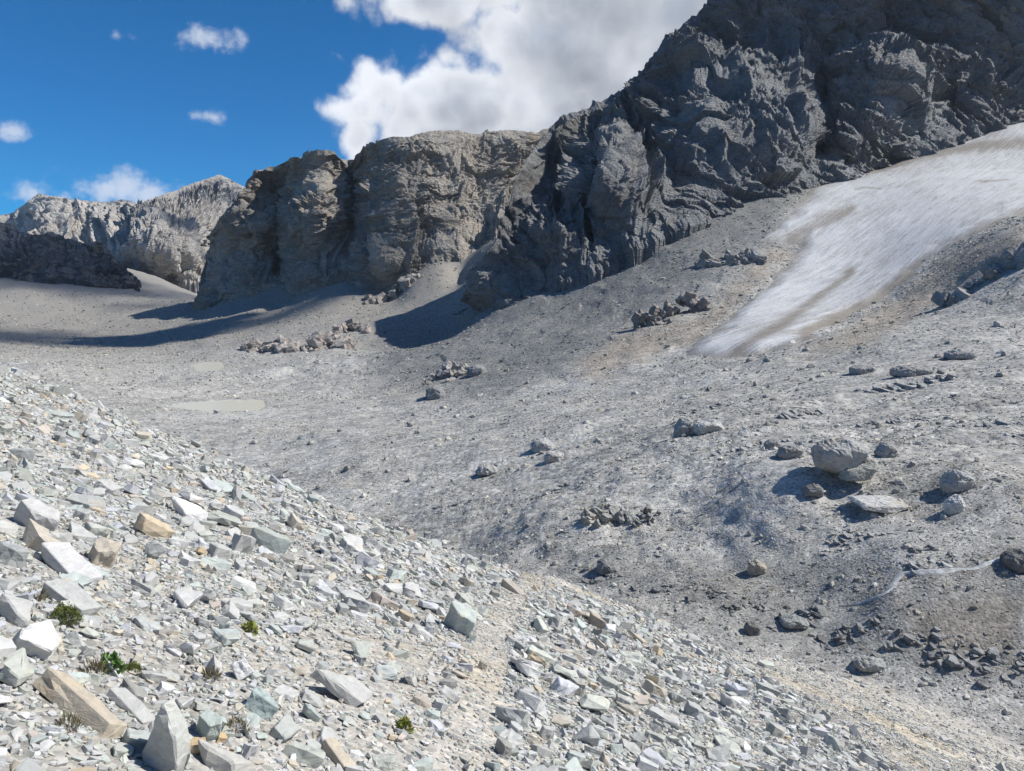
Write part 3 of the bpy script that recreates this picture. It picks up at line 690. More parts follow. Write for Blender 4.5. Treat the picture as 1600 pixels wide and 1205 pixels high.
def chipped(v, f, seed, cut=0.24, amp=0.03):
    """break the clean faces of a fragment into small uneven chips"""
    bm = bmesh.new(); vs = [bm.verts.new(p) for p in v]
    for t in f: bm.faces.new([vs[i] for i in t])
    for _ in range(4):
        es = [e for e in bm.edges if e.calc_length() > cut]
        if not es: break
        bmesh.ops.subdivide_edges(bm, edges=es, cuts=1); bmesh.ops.triangulate(bm, faces=[fc for fc in bm.faces if len(fc.verts) > 3])
    bm.normal_update()
    p = np.array([w.co[:] for w in bm.verts]); n = np.array([w.normal[:] for w in bm.verts])
    p = p + n * (amp * (facet(p * [3, 3, 7] + seed, seed) * .8 + 0.7 * vnoise(p * 5 + seed, seed)))[:, None]
    bm.verts.index_update(); f = np.array([[w.index for w in fc.verts] for fc in bm.faces]); bm.free()
    return p, f
VAR_BEV = [chipped(*vf, k) for k, vf in enumerate(VAR_BEV)]
def ground_normal(x, y, e=0.4):
    zx = (height(x + e, y, False)[0] - height(x - e, y, False)[0]) / (2 * e); zy = (height(x, y + e, False)[0] - height(x, y - e, False)[0]) / (2 * e)
    n = np.stack([-zx, -zy, np.ones_like(zx)], -1); return n / np.linalg.norm(n, axis=1)[:, None]
def frames(n, g, tilt):
    """random rotation matrices (columns x,y,z) whose z lies within tilt of n"""
    m = len(n); z = n + g.normal(0, 1, (m, 3)) * np.asarray(tilt)[:, None]; z /= np.linalg.norm(z, axis=1)[:, None]
    a = g.normal(0, 1, (m, 3)); x = a - (a * z).sum(1)[:, None] * z; x /= np.linalg.norm(x, axis=1)[:, None]
    y = np.cross(z, x); return np.stack([x, y, z], -1)
PAL = np.array([(.50,.505,.485),(.56,.565,.55),(.44,.455,.44),(.50,.52,.47),(.47,.52,.49),(.56,.52,.44),(.52,.535,.56),(.40,.41,.40),(.58,.49,.36),(.64,.645,.64),(.33,.33,.31),(.49,.44,.39)])
PAL = PAL * 0.93
PALW = np.array([.19,.19,.13,.12,.08,.09,.08,.05,.018,.03,.012,.03]); PALW = PALW / PALW.sum()
GPAL = np.array([(.385,.38,.36),(.335,.335,.32),(.44,.44,.425),(.39,.375,.345),(.35,.362,.347),(.52,.52,.505)]); GPALW = np.array([.3,.22,.2,.12,.12,.04])
def stones_mass(name, big, big_var, small, small_var, mat, mat_i, **props):
    """one mass of stones: the larger ones as mesh, the small ones scattered as instances by geometry nodes"""
    Vs, Fs, Cs = [], [], []; off = 0
    for k, (v, f) in enumerate(big_var):
        ix = np.nonzero(big['var'] == k)[0]
        if not len(ix): continue
        w = np.einsum('nij,vj->nvi', big['rot'][ix], v) * big['size'][ix][:, None, None] + big['pos'][ix][:, None]
        Vs.append(w.reshape(-1, 3)); nv = len(v)
        Fs.append((f[None] + (off + np.arange(len(ix)) * nv)[:, None, None]).reshape(-1, 3)); off += nv * len(ix)
        Cs.append(np.repeat(big['col'][ix], nv, 0))
    n0 = off; ns = len(small['size'])
    V = np.concatenate(Vs + [small['pos']]); C = np.concatenate(Cs + [small['col']])
    me = mesh_from(name, V, np.concatenate(Fs), mat, False, {'tint': C})
    R = small['rot']; eul = np.stack([np.arctan2(R[:, 2, 1], R[:, 2, 2]), -np.arcsin(np.clip(R[:, 2, 0], -1, 1)), np.arctan2(R[:, 1, 0], R[:, 0, 0])], -1)
    def att(nm, ty, key, val):
        a = me.attributes.new(nm, ty, 'POINT'); a.data.foreach_set(key, np.ascontiguousarray(val).ravel())
    att('rot', 'FLOAT_VECTOR', 'vector', np.concatenate([np.zeros((n0, 3)), eul]).astype(np.float32))
    att('sz', 'FLOAT', 'value', np.concatenate([np.zeros(n0), small['size']]).astype(np.float32))
    att('vi', 'INT', 'value', np.concatenate([np.zeros(n0), small['var']]).astype(np.int32))
    att('pt', 'BOOLEAN', 'value', np.concatenate([np.zeros(n0, bool), np.ones(ns, bool)]))
    coll = bpy.data.collections.new(name + '_kinds')
    for k, (v, f) in enumerate(small_var):
        coll.objects.link(bpy.data.objects.new(f'{name}_kind_{k:02d}', mesh_from(f'{name}_kind_{k:02d}', v, f, mat_i, False)))
    o = link(name, me, **props)
    ng = bpy.data.node_groups.new(name, 'GeometryNodeTree')
    ng.interface.new_socket('Geometry', in_out='INPUT', socket_type='NodeSocketGeometry'); ng.interface.new_socket('Geometry', in_out='OUTPUT', socket_type='NodeSocketGeometry')
    N, Lk = ng.nodes, ng.links; gi = N.new('NodeGroupInput'); go = N.new('NodeGroupOutput'); iop = N.new('GeometryNodeInstanceOnPoints'); ci = N.new('GeometryNodeCollectionInfo'); jn = N.new('GeometryNodeJoinGeometry')
    ci.inputs['Collection'].default_value = coll; ci.inputs['Separate Children'].default_value = True; ci.inputs['Reset Children'].default_value = True
    def na(nm, dt):
        q = N.new('GeometryNodeInputNamedAttribute'); q.data_type = dt; q.inputs[0].default_value = nm; return q.outputs[0]
    Lk.new(gi.outputs[0], iop.inputs['Points']); Lk.new(na('pt', 'BOOLEAN'), iop.inputs['Selection']); Lk.new(ci.outputs[0], iop.inputs['Instance'])
    iop.inputs['Pick Instance'].default_value = True; Lk.new(na('vi', 'INT'), iop.inputs['Instance Index']); Lk.new(na('rot', 'FLOAT_VECTOR'), iop.inputs['Rotation']); Lk.new(na('sz', 'FLOAT'), iop.inputs['Scale'])
    Lk.new(gi.outputs[0], jn.inputs[0]); Lk.new(iop.outputs[0], jn.inputs[0]); Lk.new(jn.outputs[0], go.inputs[0])
    md = o.modifiers.new('scatter', 'NODES'); md.node_group = ng
    print(name, len(big['size']), sum(len(f) for f in Fs), 'instances', ns)
    return o
def sub(it, ix): return {k: v[ix] for k, v in it.items()}
def cat(*its): return {k: np.concatenate([i[k] for i in its]) for k in its[0]}
def single(name, V, Fa, pos, rot, size, col, mat, **props):
    me = mesh_from(name, V, Fa, mat, False, {'tint': np.repeat(np.asarray(col, float)[None], len(V), 0)})
    o = link(name, me, **props); Mx = Matrix.Identity(4)
    for i in range(3):
        for j in range(3): Mx[i][j] = float(rot[i, j] * size)
        Mx[i][3] = float(pos[i])
    o.matrix_world = Mx
    return o
def ground_at(px, py, dmax=1000):
    """first ground point met by the line of sight of a photo pixel"""
    d = pix_dir(px, py); ys = np.exp(np.linspace(math.log(1.2), math.log(dmax), 1300))
    p = CAM + d[None] * ys[:, None]; z, _ = height(p[:, 0], p[:, 1])
    hit = z > p[:, 2]; assert hit.any(), (px, py)
    i = max(int(np.argmax(hit)), 1)
    a, b = p[i - 1], p[i]; t = (a[2] - z[i - 1]) / ((a[2] - z[i - 1]) - (b[2] - z[i]) + 1e-9)
    q = a + (b - a) * np.clip(t, 0, 1); return q

# ---- pale angular scree on the spur
def scatter_spur():
    its = []
    bins = [(0.022, 0.035, 600), (0.035, 0.055, 560), (0.055, 0.085, 330), (0.085, 0.13, 100), (0.13, 0.2, 44), (0.2, 0.3, 15), (0.3, 0.46, 3.2), (0.46, 0.62, 0.40)]
    for lo, hi, dens in bins:
        rm = min((lo * hi) ** .5 * 768 / 2.0, 46.0); r1 = 1.6; half = R_(37)
        area = half * (rm * rm - r1 * r1); n = int(dens * area)
        r = np.sqrt(rng.uniform(r1 * r1, rm * rm, n)); a = rng.uniform(-half, half, n); x = r * np.sin(a); y = r * np.cos(a)
        z, near = height(x, y); px, py = proj(x, y, z)
        zone = spur_zone(px, py); s = np.exp(rng.uniform(math.log(lo), math.log(hi), n))
        cl = np.clip(1 + 0.9 * fbm(np.stack([x, y, 0 * x], -1) / 1.6, 2, 501), 0.25, 2)
        w = np.where(s > 0.11, zone ** 1.4, np.where(s > 0.055, 0.12 + .88 * zone, 0.4 + 0.6 * zone)) * cl
        if hi > 0.25: w = w * sstep(r, 2.5, 4.0)
        ok = (near > 0.6) & (py < 1290) & (rng.uniform(0, 1.25, n) < w)
        its.append(np.stack([x, y, z, s], -1)[ok])
    A = np.concatenate(its[::-1]); A = A[np.argsort(-A[:, 3])]
    big = A[A[:, 3] > 0.10]; keep = []; cell = {}
    for i, (x, y, z, s) in enumerate(big):          # large stones lie beside rather than inside each other
        cx, cy = int(x / .6), int(y / .6); ok = True
        for dx in (-1, 0, 1):
            for dy in (-1, 0, 1):
                for j in cell.get((cx + dx, cy + dy), ()):
                    if (big[j, 0] - x) ** 2 + (big[j, 1] - y) ** 2 < (0.27 * (big[j, 3] + s)) ** 2: ok = False; break
                if not ok: break
            if not ok: break
        if ok: keep.append(i); cell.setdefault((cx, cy), []).append(i)
    A = np.concatenate([big[keep], A[A[:, 3] <= 0.10]])
    n = len(A); x, y, z, s = A.T
    nrm = ground_normal(x, y); tilt = np.abs(rng.normal(0.13, 0.10, n)) + (rng.uniform(0, 1, n) < 0.10) * np.where(s < 0.2, 0.35, 0.08)
    rot = frames(nrm, rng, tilt)
    lift = rng.uniform(0.0, 0.16, n)
    pos = np.stack([x, y, z], -1) + nrm * (lift * s)[:, None]
    col = PAL[rng.choice(len(PAL), n, p=PALW)] * rng.uniform(.86, 1.1, n)[:, None]
    px, py = proj(x, y, z)
    return dict(pos=pos, rot=rot, size=s, col=col, spx=s * F / np.maximum(np.hypot(x, y), 1), px=px, py=py, var=np.zeros(n, int))

SP = scatter_spur()
KEEP = []
M_stone2 = rock_material('moraine_stone', 3.0, col_var=0.2, bump=0.4)
M_stone2_i = rock_material('moraine_pebble', 3.0, col_var=0.15, bump=0.3, at_type='INSTANCER')
# ---- stones of the spur that stand out one by one
def hero(name, px, py, L, ratio, thick, yaw, roll, pitch, col, label, seed, sink=0.3, k=5, mat=None, group=None, cat_='stone', rnd=0.0, bev=0.02, taper=0.25, scatter_keep=True):
    g = np.random.default_rng(seed); q = ground_at(px, py); D = float(np.hypot(q[0], q[1])); s = L * D / F
    pts = slab_points(g, k, ratio, thick, taper, rnd)
    if ratio > 2.3:          # beams and long slabs: squared lengths of rock
        pts = np.array([(x * g.uniform(.85, 1) * .5, y * g.uniform(.75, 1) * .5 / ratio, z * g.uniform(.8, 1) * thick / 2) for x in (-1, -.1, 1) for y in (-1, 1) for z in (-1, 1)])
    v, f = chipped(*hull(pts, bev * (.5 if ratio > 2.3 else 1)), seed, 0.16, 0.022 if ratio <= 2.3 else 0.012)
    n = ground_normal(q[None, 0], q[None, 1])[0]
    x = np.array([1.0, 0, 0]); x = x - (x @ n) * n; x /= np.linalg.norm(x); y = np.cross(n, x)
    R0 = np.stack([x, y, n], -1)
    Rm = np.array((Matrix.Rotation(R_(yaw), 3, 'Z') @ Matrix.Rotation(R_(pitch), 3, 'Y') @ Matrix.Rotation(R_(roll), 3, 'X')))
    rot = R0 @ Rm
    low = (v @ rot.T @ n).min() * s; hgt = ((v @ rot.T @ n).max() * s - low)
    pos = q + n * (-low - sink * hgt)
    pr = dict(label=label, category=cat_)
    if group: pr['group'] = group
    o = single(name, v, f, pos, rot, s, np.asarray(col) * 0.88, mat or M_stone, **pr)
    if scatter_keep: KEEP.append((q[0], q[1], s * 0.36))
    return o
GREY = (.52, .525, .505); WHITE = (.68, .685, .68); TAN = (.56, .50, .40); GREEN = (.46, .52, .48); ORANGE = (.56, .43, .26); BLUE = (.50, .53, .56); DARK = (.30, .30, .285)
HEROES = [
 ('slab', 122, 1112, 165, 4.2, .2, -22, -12, 4, TAN, 'long tan beam of stone lying above the standing slab', .30),
 ('slab', 205, 1110, 92, 3.2, .14, -24, 5, 6, GREY, 'narrow grey slab just right of the long tan beam', .3),
 ('slab', 212, 1165, 70, 1.2, .35, 5, 8, -6, (.50, .54, .51), 'pale green grey block leaning behind the left of the standing slab', .3),
 ('stone', 318, 1150, 62, 1.2, .6, -40, 25, 10, GREEN, 'green grey cube with a tan side right of the standing slab', .25),
 ('stone', 303, 1172, 50, 1.3, .4, -15, 10, 0, ORANGE, 'orange tan stone wedged right of the standing slab', .3),
 ('slab', 352, 1200, 140, 2.2, .22, -3, 14, 0, (.55, .54, .50), 'broad flat slab along the bottom edge beside the standing slab', .3),
 ('stone', 402, 1112, 68, 1.4, .5, -15, 5, 0, (.42, .50, .48), 'blue green rounded block beside the fine gravel', .3),
 ('stone', 372, 1058, 46, 1.3, .5, 80, 30, 30, (.85, .85, .84), 'bright white quartz lump standing out of the gravel', .2),
 ('stone', 345, 1160, 26, 1.2, .6, 20, 0, 0, ORANGE, 'small orange stone beside the brown grass tuft', .3),
 ('stone', 48, 1015, 88, 1.1, .45, 30, 22, 10, (.66, .66, .64), 'large white block with orange stain near the left edge', .3),
 ('slab', 16, 968, 78, 1.6, .3, 10, 12, 0, GREY, 'grey slab cut by the left edge of the view', .3),
 ('slab', 108, 945, 92, 2.4, .22, -22, 12, 5, GREY, 'long grey slab just above the round moss cushion', .25),
 ('slab', 290, 806, 78, 1.7, .22, -5, 25, 0, (.80, .80, .79), 'wide white quartz slab in the middle of the scree', .3),
 ('stone', 157, 880, 58, 1.0, .6, -30, 20, 10, (.58, .52, .43), 'tan block with rusty lower face on the left scree', .25),
 ('slab', 105, 895, 105, 2.4, .2, -25, 12, 8, (.62, .62, .61), 'long white slab left of the tan block', .25),
 ('stone', 48, 822, 95, 1.9, .35, 0, 10, 0, (.56, .56, .55), 'wide block with dark underside high on the left scree', .15),
 ('slab', 560, 1025, 58, 1.1, .2, 60, 50, 20, (.47, .50, .46), 'upright olive grey slab in the fine debris left of the path', .25),
 ('slab', 602, 1058, 72, 1.3, .18, -45, 20, 0, (.56, .60, .58), 'pale green flat slab left of the path', .3),
 ('slab', 637, 1068, 60, 1.5, .2, 75, 50, 0, (.48, .48, .45), 'tall brown grey slab tilted beside the pale green one', .25),
 ('stone', 716, 985, 66, 1.1, .6, -30, 25, 10, (.50, .55, .52), 'block with dark shaded face left of the path bend', .25),
 ('slab', 440, 1150, 66, 1.1, .28, 40, 30, 0, (.47, .49, .46), 'rounded grey slab at the bottom left of the fine debris', .25),
 ('slab', 525, 1188, 82, 3.2, .25, -42, 5, 8, TAN, 'tan beam pointing down at the bottom edge', .3),
 ('stone', 752, 1046, 24, 1.3, .55, 0, 5, 0, (.33, .31, .28), 'small dark brown stone lying on the path', .15),
 ('stone', 785, 1180, 42, 1.4, .55, 0, 8, 0, (.36, .36, .33), 'dark stone at the lower right edge of the path', .2),
 ('stone', 900, 1085, 44, 1.2, .6, 20, 10, 0, (.42, .43, .40), 'grey green cube in the coarse debris right of the path', .2),
 ('stone', 930, 980, 40, 1.4, .5, -30, 12, 10, (.48, .43, .35), 'brown block on the crest of the debris right of the path', .15),
 ('slab', 1150, 1085, 52, 1.7, .3, -28, 25, 0, (.56, .59, .64), 'bluish slab at the edge of the beige gravel band', .25),
 ('slab', 800, 925, 58, 4.5, .18, -50, 15, 10, (.52, .48, .42), 'thin splinter of stone at the top of the path', .2),
 ('slab', 975, 1105, 50, 2.0, .35, -40, 10, 5, (.58, .57, .52), 'pale beam in the coarse debris right of the path', .25),
 ('stone', 1210, 1150, 48, 1.3, .4, 10, 10, 0, (.46, .47, .44), 'grey block low in the coarse debris near the bottom right', .25),
]
for i, (nm, px, py, L, ra, th, yaw, roll, pit, col, lab, sink) in enumerate(HEROES):
    hero(nm, px, py, L, ra, th, yaw, roll, pit, col, lab, 900 + i, sink, k=4 if 'beam' in lab or 'slab' in nm else 5)
# the tall slab standing on edge in the foreground
def standing_slab():
    q = ground_at(258, 1204); s = float(np.hypot(q[0], q[1])) / F
    out = [(-28, -6), (-42, 26), (-30, 55), (-12, 88), (-2, 104), (9, 94), (24, 70), (30, 62), (34, 40), (36, 26), (26, -8)]
    g = np.random.default_rng(4); pts = []
    for x, z in out:
        for d, k in ((-13, .93), (14, .97)):
            pts.append(((x * k + g.normal(0, .8) + (3 if d < 0 else 0)) * s, (d + g.normal(0, 1.2) + z * .12) * s, z * s))
    v, f = hull(np.array(pts), 0.006); v, f = chipped(v * 3, f, 5, 0.14, 0.02); v = v / 3
    rot = np.array(Matrix.Rotation(R_(-24), 3, 'Z'))
    single('slab', v, f, q, rot, 1.0, (.47, .48, .45), M_stone, label='tall pointed grey slab standing upright in the foreground', category='stone')
    KEEP.append((q[0], q[1], 0.10))
standing_slab()

# ---- plain scree: the 300 stones that show largest are single things, the rest one mass
CNAMES = ['light grey', 'pale grey', 'grey', 'olive grey', 'green grey', 'beige', 'blue grey', 'mid grey', 'tan', 'white', 'dark grey', 'brown grey']
def place_words(px, py):
    edge = np.interp(px, [0, 200, 400, 600, 760, 860, 1000, 1300, 1600], [556, 650, 735, 815, 872, 893, 950, 1043, 1130])
    if py < edge + 40: return 'on the crest of the near slope' if px < 760 else 'along the lower rim of the near slope'
    if px < 200: c = 'at the far left'
    elif px < 420: c = 'left of the fine gravel'
    elif px < 680: c = 'left of the path'
    elif px < 820: c = 'beside the path'
    elif px < 1050: c = 'right of the path'
    else: c = 'at bottom right'
    d = 'low' if py > 1080 else ('midway' if py > 900 else 'high')
    return d + ' on the scree ' + c
ORD = ['leftmost', 'second from left', 'third from left', 'fourth from left', 'fifth from left', 'sixth from left', 'seventh from left', 'eighth from left', 'ninth from left', 'tenth from left', 'eleventh from left', 'twelfth from left', 'thirteenth from left', 'fourteenth from left']
def add_ordinals(recs):
    by = {}
    for r in recs: by.setdefault(r['lab'], []).append(r)
    for lab, rs in by.items():
        if len(rs) == 1: continue
        rs.sort(key=lambda r: r['px'])
        for i, r in enumerate(rs):
            o = 'rightmost' if i == len(rs) - 1 else (ORD[i] if i < len(ORD) else None)
            r['out'] = f'{lab}, {o}' if o else lab
    return recs
def nearest(col, pal): return int(np.argmin(((pal / pal.sum(1, keepdims=True) - col / col.sum()) ** 2).sum(1) * 30 + ((pal - col) ** 2).sum(1)))
def finish_spur(keepout, n_ind=300):
    it = SP
    dead = np.zeros(len(it['size']), bool)
    for (x, y, r) in keepout:
        d = np.hypot(it['pos'][:, 0] - x, it['pos'][:, 1] - y)
        dead |= (d < r + 0.22 * it['size']) & (it['size'] > 0.05)
    it = sub(it, ~dead)
    inframe = (it['px'] > 5) & (it['px'] < 1595) & (it['py'] < 1200)
    order = np.argsort(-(it['spx'] * inframe)); ind = order[:n_ind]; rest = order[n_ind:]
    recs = []
    for i in ind:
        k = int(rng.integers(len(VAR_BEV))); v, f = VAR_BEV[k]; ext = np.ptp(v, axis=0)
        shape = 'slab' if ext[2] < 0.24 else ('beam' if ext[0] > 1.9 * ext[1] else 'block')
        sz = 'large' if it['spx'][i] > 60 else ('medium' if it['spx'][i] > 42 else 'small')
        recs.append(dict(i=i, k=k, px=it['px'][i], lab=f"{sz} {CNAMES[nearest(it['col'][i], PAL)]} {shape} {place_words(it['px'][i], it['py'][i])}"))
    for r in add_ordinals(recs):
        i = r['i']; v, f = VAR_BEV[r['k']]
        single('scree_stone', v, f, it['pos'][i], it['rot'][i], it['size'][i], it['col'][i], M_stone,
               label=r.get('out', r['lab']), category='stone', group='angular stones of the near scree slope')
    r = sub(it, rest); small = r['size'] < 0.085
    a, b = sub(r, ~small), sub(r, small)
    a['var'] = rng.integers(0, len(VAR_HI), len(a['size'])); b['var'] = rng.integers(0, len(VAR_HI), len(b['size']))
    stones_mass('scree', a, VAR_HI, b, VAR_HI, M_stone, M_stone_i, kind='stuff', label='pale grey angular scree covering the near slope')
finish_spur(KEEP)

# ---- boulders of the valley floor
VKEEP = []
def solid(px, py, outline, depth, col, label, name='boulder', cat_='boulder', seed=1, lift=0.0, mat=None, noise=0.05, kind=None, D=None, yaw=0, base=None, rows=((-1.0, .62), (-.55, .9), (0, 1.0), (.55, .9), (1.0, .55)), det=4, sharp=1.0):
    """a rock whose outline is known in photo pixels about (px,py), with real depth (half depth in metres)"""
    q = ground_at(px, py) if D is None else P(px, py, np.array(float(D))); s = float(np.hypot(q[0], q[1])) / F
    g = np.random.default_rng(seed); pts = []
    cx = np.mean([o[0] for o in outline]); cz = np.mean([o[1] for o in outline])
    for d, k in rows:
        for x, z in outline:
            pts.append(((cx + (x - cx) * k + g.normal(0, .6)) * s, d * depth + g.normal(0, .06) * depth, (cz + (z - cz) * k + g.normal(0, .6)) * s))
    v, f = hull(np.array(pts))
    bm = bmesh.new(); vs = [bm.verts.new(p) for p in v]
    for t in f: bm.faces.new([vs[i] for i in t])
    size = float(np.ptp(v, axis=0).max())
    for _ in range(7):
        es = [e for e in bm.edges if e.calc_length() > size / (5 * det)]
        if not es: break
        bmesh.ops.subdivide_edges(bm, edges=es, cuts=1); bmesh.ops.triangulate(bm, faces=[fc for fc in bm.faces if len(fc.verts) > 3])
    for _ in range(1 if sharp <= 1 else 0): bmesh.ops.smooth_vert(bm, verts=bm.verts[:], factor=0.4, use_axis_x=True, use_axis_y=True, use_axis_z=True)
    bmesh.ops.recalc_face_normals(bm, faces=bm.faces[:]); bm.normal_update()
    p = np.array([w.co[:] for w in bm.verts]); n = np.array([w.normal[:] for w in bm.verts])
    dsp = noise * size * (0.75 * facet(p / size * 2.6 * [1, 1, 1.5] + seed, seed) + 0.3 * sharp * facet(p / size * 7 * [1, 1, 1.8] + seed, seed + 1) + 0.18 * sharp * facet(p / size * 15 * [1, 1, 1.8] + seed, seed + 2) + 0.25 * fbm(p / size * 4 + seed, 3, seed))
    p = p + n * dsp[:, None]; bm.verts.index_update(); f = np.array([[w.index for w in fc.verts] for fc in bm.faces]); bm.free()
    rot = np.array(Matrix.Rotation(R_(yaw), 3, 'Z'))
    pr = dict(label=label)
    if kind: pr['kind'] = kind
    else: pr['category'] = cat_
    col = np.asarray(col)
    o = single(name, p, f, q + np.array([0, 0, lift]), rot, 1.0, col, mat or M_stone2, **pr)
    VKEEP.append((q[0], q[1], size * 0.42))
    return o
solid(1308, 742, [(-40, 33), (-33, 48), (-17, 58), (11, 61), (39, 46), (49, 29), (40, 16), (0, 7), (-31, 17)], 1.5, (.37, .372, .36), 'big rounded grey boulder perched on a slab in the right of the valley', seed=21, noise=.035, lift=-0.2)
solid(1340, 757, [(-26, 8), (-20, 22), (22, 36), (28, 30), (14, 8), (-18, 4)], 0.9, (.33, .33, .295), 'tilted olive slab propping up the big boulder', name='slab', seed=22, noise=.02)
solid(1370, 788, [(-28, 0), (-34, 3), (-30, 6), (36, 6), (30, 2), (10, -3), (-8, -3)], 1.5, (.45, .455, .445), 'flat pale slab lying on gravel just below the big boulder', name='slab', seed=23, noise=.01, rows=((-1, .9), (0, 1), (1, .85)))
BOULD = [(1385,710,34,20,.6,(.33,.33,.32),'pointed grey boulder just right of the big boulder'),(1496,762,44,26,.8,(.36,.365,.355),'banded grey boulder with slab at its foot, right of the big boulder'),
 (1208,700,26,15,.7,(.28,.28,.27),'lone dark stone left of the big boulder'),(1070,680,40,28,1.3,(.30,.31,.30),'dark pointed boulder beside a pale patch in the mid valley'),(1105,672,52,16,1.6,(.44,.445,.43),'pale flat rock against the dark pointed boulder'),
 (848,703,40,18,1.4,(.38,.38,.37),'upper of two flat boulders in the mid valley'),(866,719,34,16,1.2,(.40,.40,.385),'lower of two flat boulders in the mid valley'),(1490,798,26,22,.5,(.48,.49,.48),'pale slab tipped on edge below the banded boulder'),
 (1175,988,26,18,.4,(.17,.17,.165),'dark wet stone in the muddy gully'),(950,892,40,20,.6,(.24,.24,.235),'dark brown rock at the foot of the blocky bank'),(1182,893,28,20,.5,(.34,.33,.30),'tan grey block on the bank above the gully'),
 (1590,884,40,22,.7,(.14,.145,.15),'black wet rock beside the stream at the right edge'),(1240,975,44,12,.6,(.27,.28,.27),'flat grey rock half sunk in the gully mud'),(1360,1042,48,14,.5,(.32,.335,.325),'greenish flat boulder low in the muddy gully'),
 (1425,585,60,14,2.0,(.30,.30,.29),'long dark flat rock on the bench below the glacier'),(1350,582,40,12,1.6,(.28,.28,.275),'left rock of the row on the bench below the glacier'),(1500,560,40,12,1.6,(.30,.30,.295),'right rock of the row on the bench below the glacier'),
 (760,738,36,14,1.5,(.33,.33,.32),'low grey rock on the open gravel of the mid valley'),(680,622,34,22,2.4,(.24,.245,.25),'dark boulder at the foot of the talus near the larger pool'),(745,586,34,18,2.4,(.24,.245,.25),'dark block on the talus above the pool'),(1270,770,30,14,.6,(.22,.22,.215),'dark rubble stone in the shadow left of the big boulder'),(1235,712,40,18,.8,(.27,.27,.26),'low dark rock heap left of the big boulder')]
for i, (px, py, w, h, dep, col, lab) in enumerate(BOULD):
    g = np.random.default_rng(70 + i); k = 8; a = np.linspace(0, math.pi, k) + g.normal(0, .1, k)
    out = [(math.cos(t) * w / 2 * g.uniform(.85, 1.08), max(0, math.sin(t)) ** .7 * h * g.uniform(.8, 1.05)) for t in a] + [(w * .4, -h * .3), (-w * .4, -h * .3)]
    solid(px, py, out, dep, col, lab, seed=70 + i, noise=.035, det=3)
# ---- bedrock that breaks through the talus
M_out = rock_material('outcrop', 0.8, col_var=0.3, bump=0.5, gloss=0.3)
CRAG = [chipped(*hull(slab_points(rng, int(rng.integers(4, 7)), rng.uniform(1, 1.7), rng.uniform(.3, .7), .3)), 300 + i, 0.2, 0.05) for i in range(40)]
def outcrop(px, py, w, h, depth, col, label, seed, dipx, nblk=12):
    """bedrock breaking through: tilted slabs of one bedding, piled into a crag that sits in the slope"""
    q = ground_at(px, py); D = float(np.hypot(q[0], q[1])); s = D / F; g = np.random.default_rng(seed); Wm, Hm = w * s, h * s
    Vs, Fs, Cs, off = [], [], [], 0; bed = np.array(Matrix.Rotation(R_(dipx), 3, 'Y') @ Matrix.Rotation(R_(14), 3, 'X'))
    u = g.uniform(-.5, .5, nblk); lv = g.uniform(-.15, 1, nblk) * (1 - 1.2 * np.abs(u)); dy = g.uniform(-.5, .6, nblk) * depth
    X, Y = q[0] + u * Wm, q[1] + dy + lv * depth * .4; ZG = height(X, Y)[0]
    for i in range(nblk):
        size = (0.35 * Wm + 0.65 * min(Wm, 2.2 * Hm)) * g.uniform(.14, .52)
        v, f = CRAG[int(g.integers(len(CRAG)))]
        if h < 20: v = v * [1.25, 1.25, .5]
        R = bed @ np.array(Matrix.Rotation(g.uniform(0, 6.28), 3, 'Z') @ Matrix.Rotation(R_(g.normal(0, 9)), 3, 'X'))
        v = v @ R.T * size + np.array([X[i], Y[i], ZG[i] + max(0, lv[i]) * Hm * .62 - 0.16 * size])
        Vs.append(v); Fs.append(f + off); off += len(v); Cs.append(np.repeat((np.asarray(col) * g.uniform(.85, 1.15))[None], len(v), 0))
    link('rock_outcrop', mesh_from('rock_outcrop', np.concatenate(Vs), np.concatenate(Fs), M_out, False, {'tint': np.concatenate(Cs)}), label=label, kind='structure')
    VKEEP.append((q[0], q[1], Wm * .3))
OUTC = [(1028,505,60,72,10,None,(.24,.225,.21),'dark overhanging crag in the talus left of the glacier',.35),(1072,490,60,58,10,None,(.27,.25,.23),'brown crag beside the dark overhang',.3),
 (1138,412,90,26,10,None,(.27,.265,.26),'slabby crag above the brown moraine',.2),
 (480,545,130,36,16,None,(.36,.33,.305),'pale pink crag at the foot of the cliff band',.3),(410,548,60,26,12,None,(.34,.315,.29),'left end of the pale crag at the valley bend',.2),(545,520,60,26,14,None,(.35,.32,.30),'right end of the pale crag under the cliff',.2),
 (1570,425,150,36,9,None,(.25,.26,.265),'slanting rock rib between the glacier and the right edge',.5),(700,590,70,36,10,None,(.37,.35,.33),'whitish streaked ledge in the lower talus',.3),
 (610,470,80,26,12,None,(.33,.30,.27),'light ledge at the base of the cliff band',.2),
 (950,815,75,34,1.6,None,(.33,.335,.32),'green grey bedrock ledge on the near bank of the valley',.1),(1010,818,46,26,1.2,None,(.25,.25,.24),'square cut bedrock step with dark undercut',.0),]
LEDGES = [(935,908,90,13,'leftmost'),(1015,925,80,12,'second'),(1095,938,90,13,'third'),(1170,952,80,12,'fourth'),(1250,966,90,14,'fifth'),(1335,990,100,14,'sixth'),(1420,1015,100,15,'seventh'),(1500,1035,100,16,'eighth'),(1575,1055,90,16,'ninth')]
for i, (px, py, w, h, o_) in enumerate(LEDGES): OUTC.append((px, py, w, h, 1.1, None, (.20, .205, .205), f'{o_} dark ledge from the left along the muddy gully', 0))
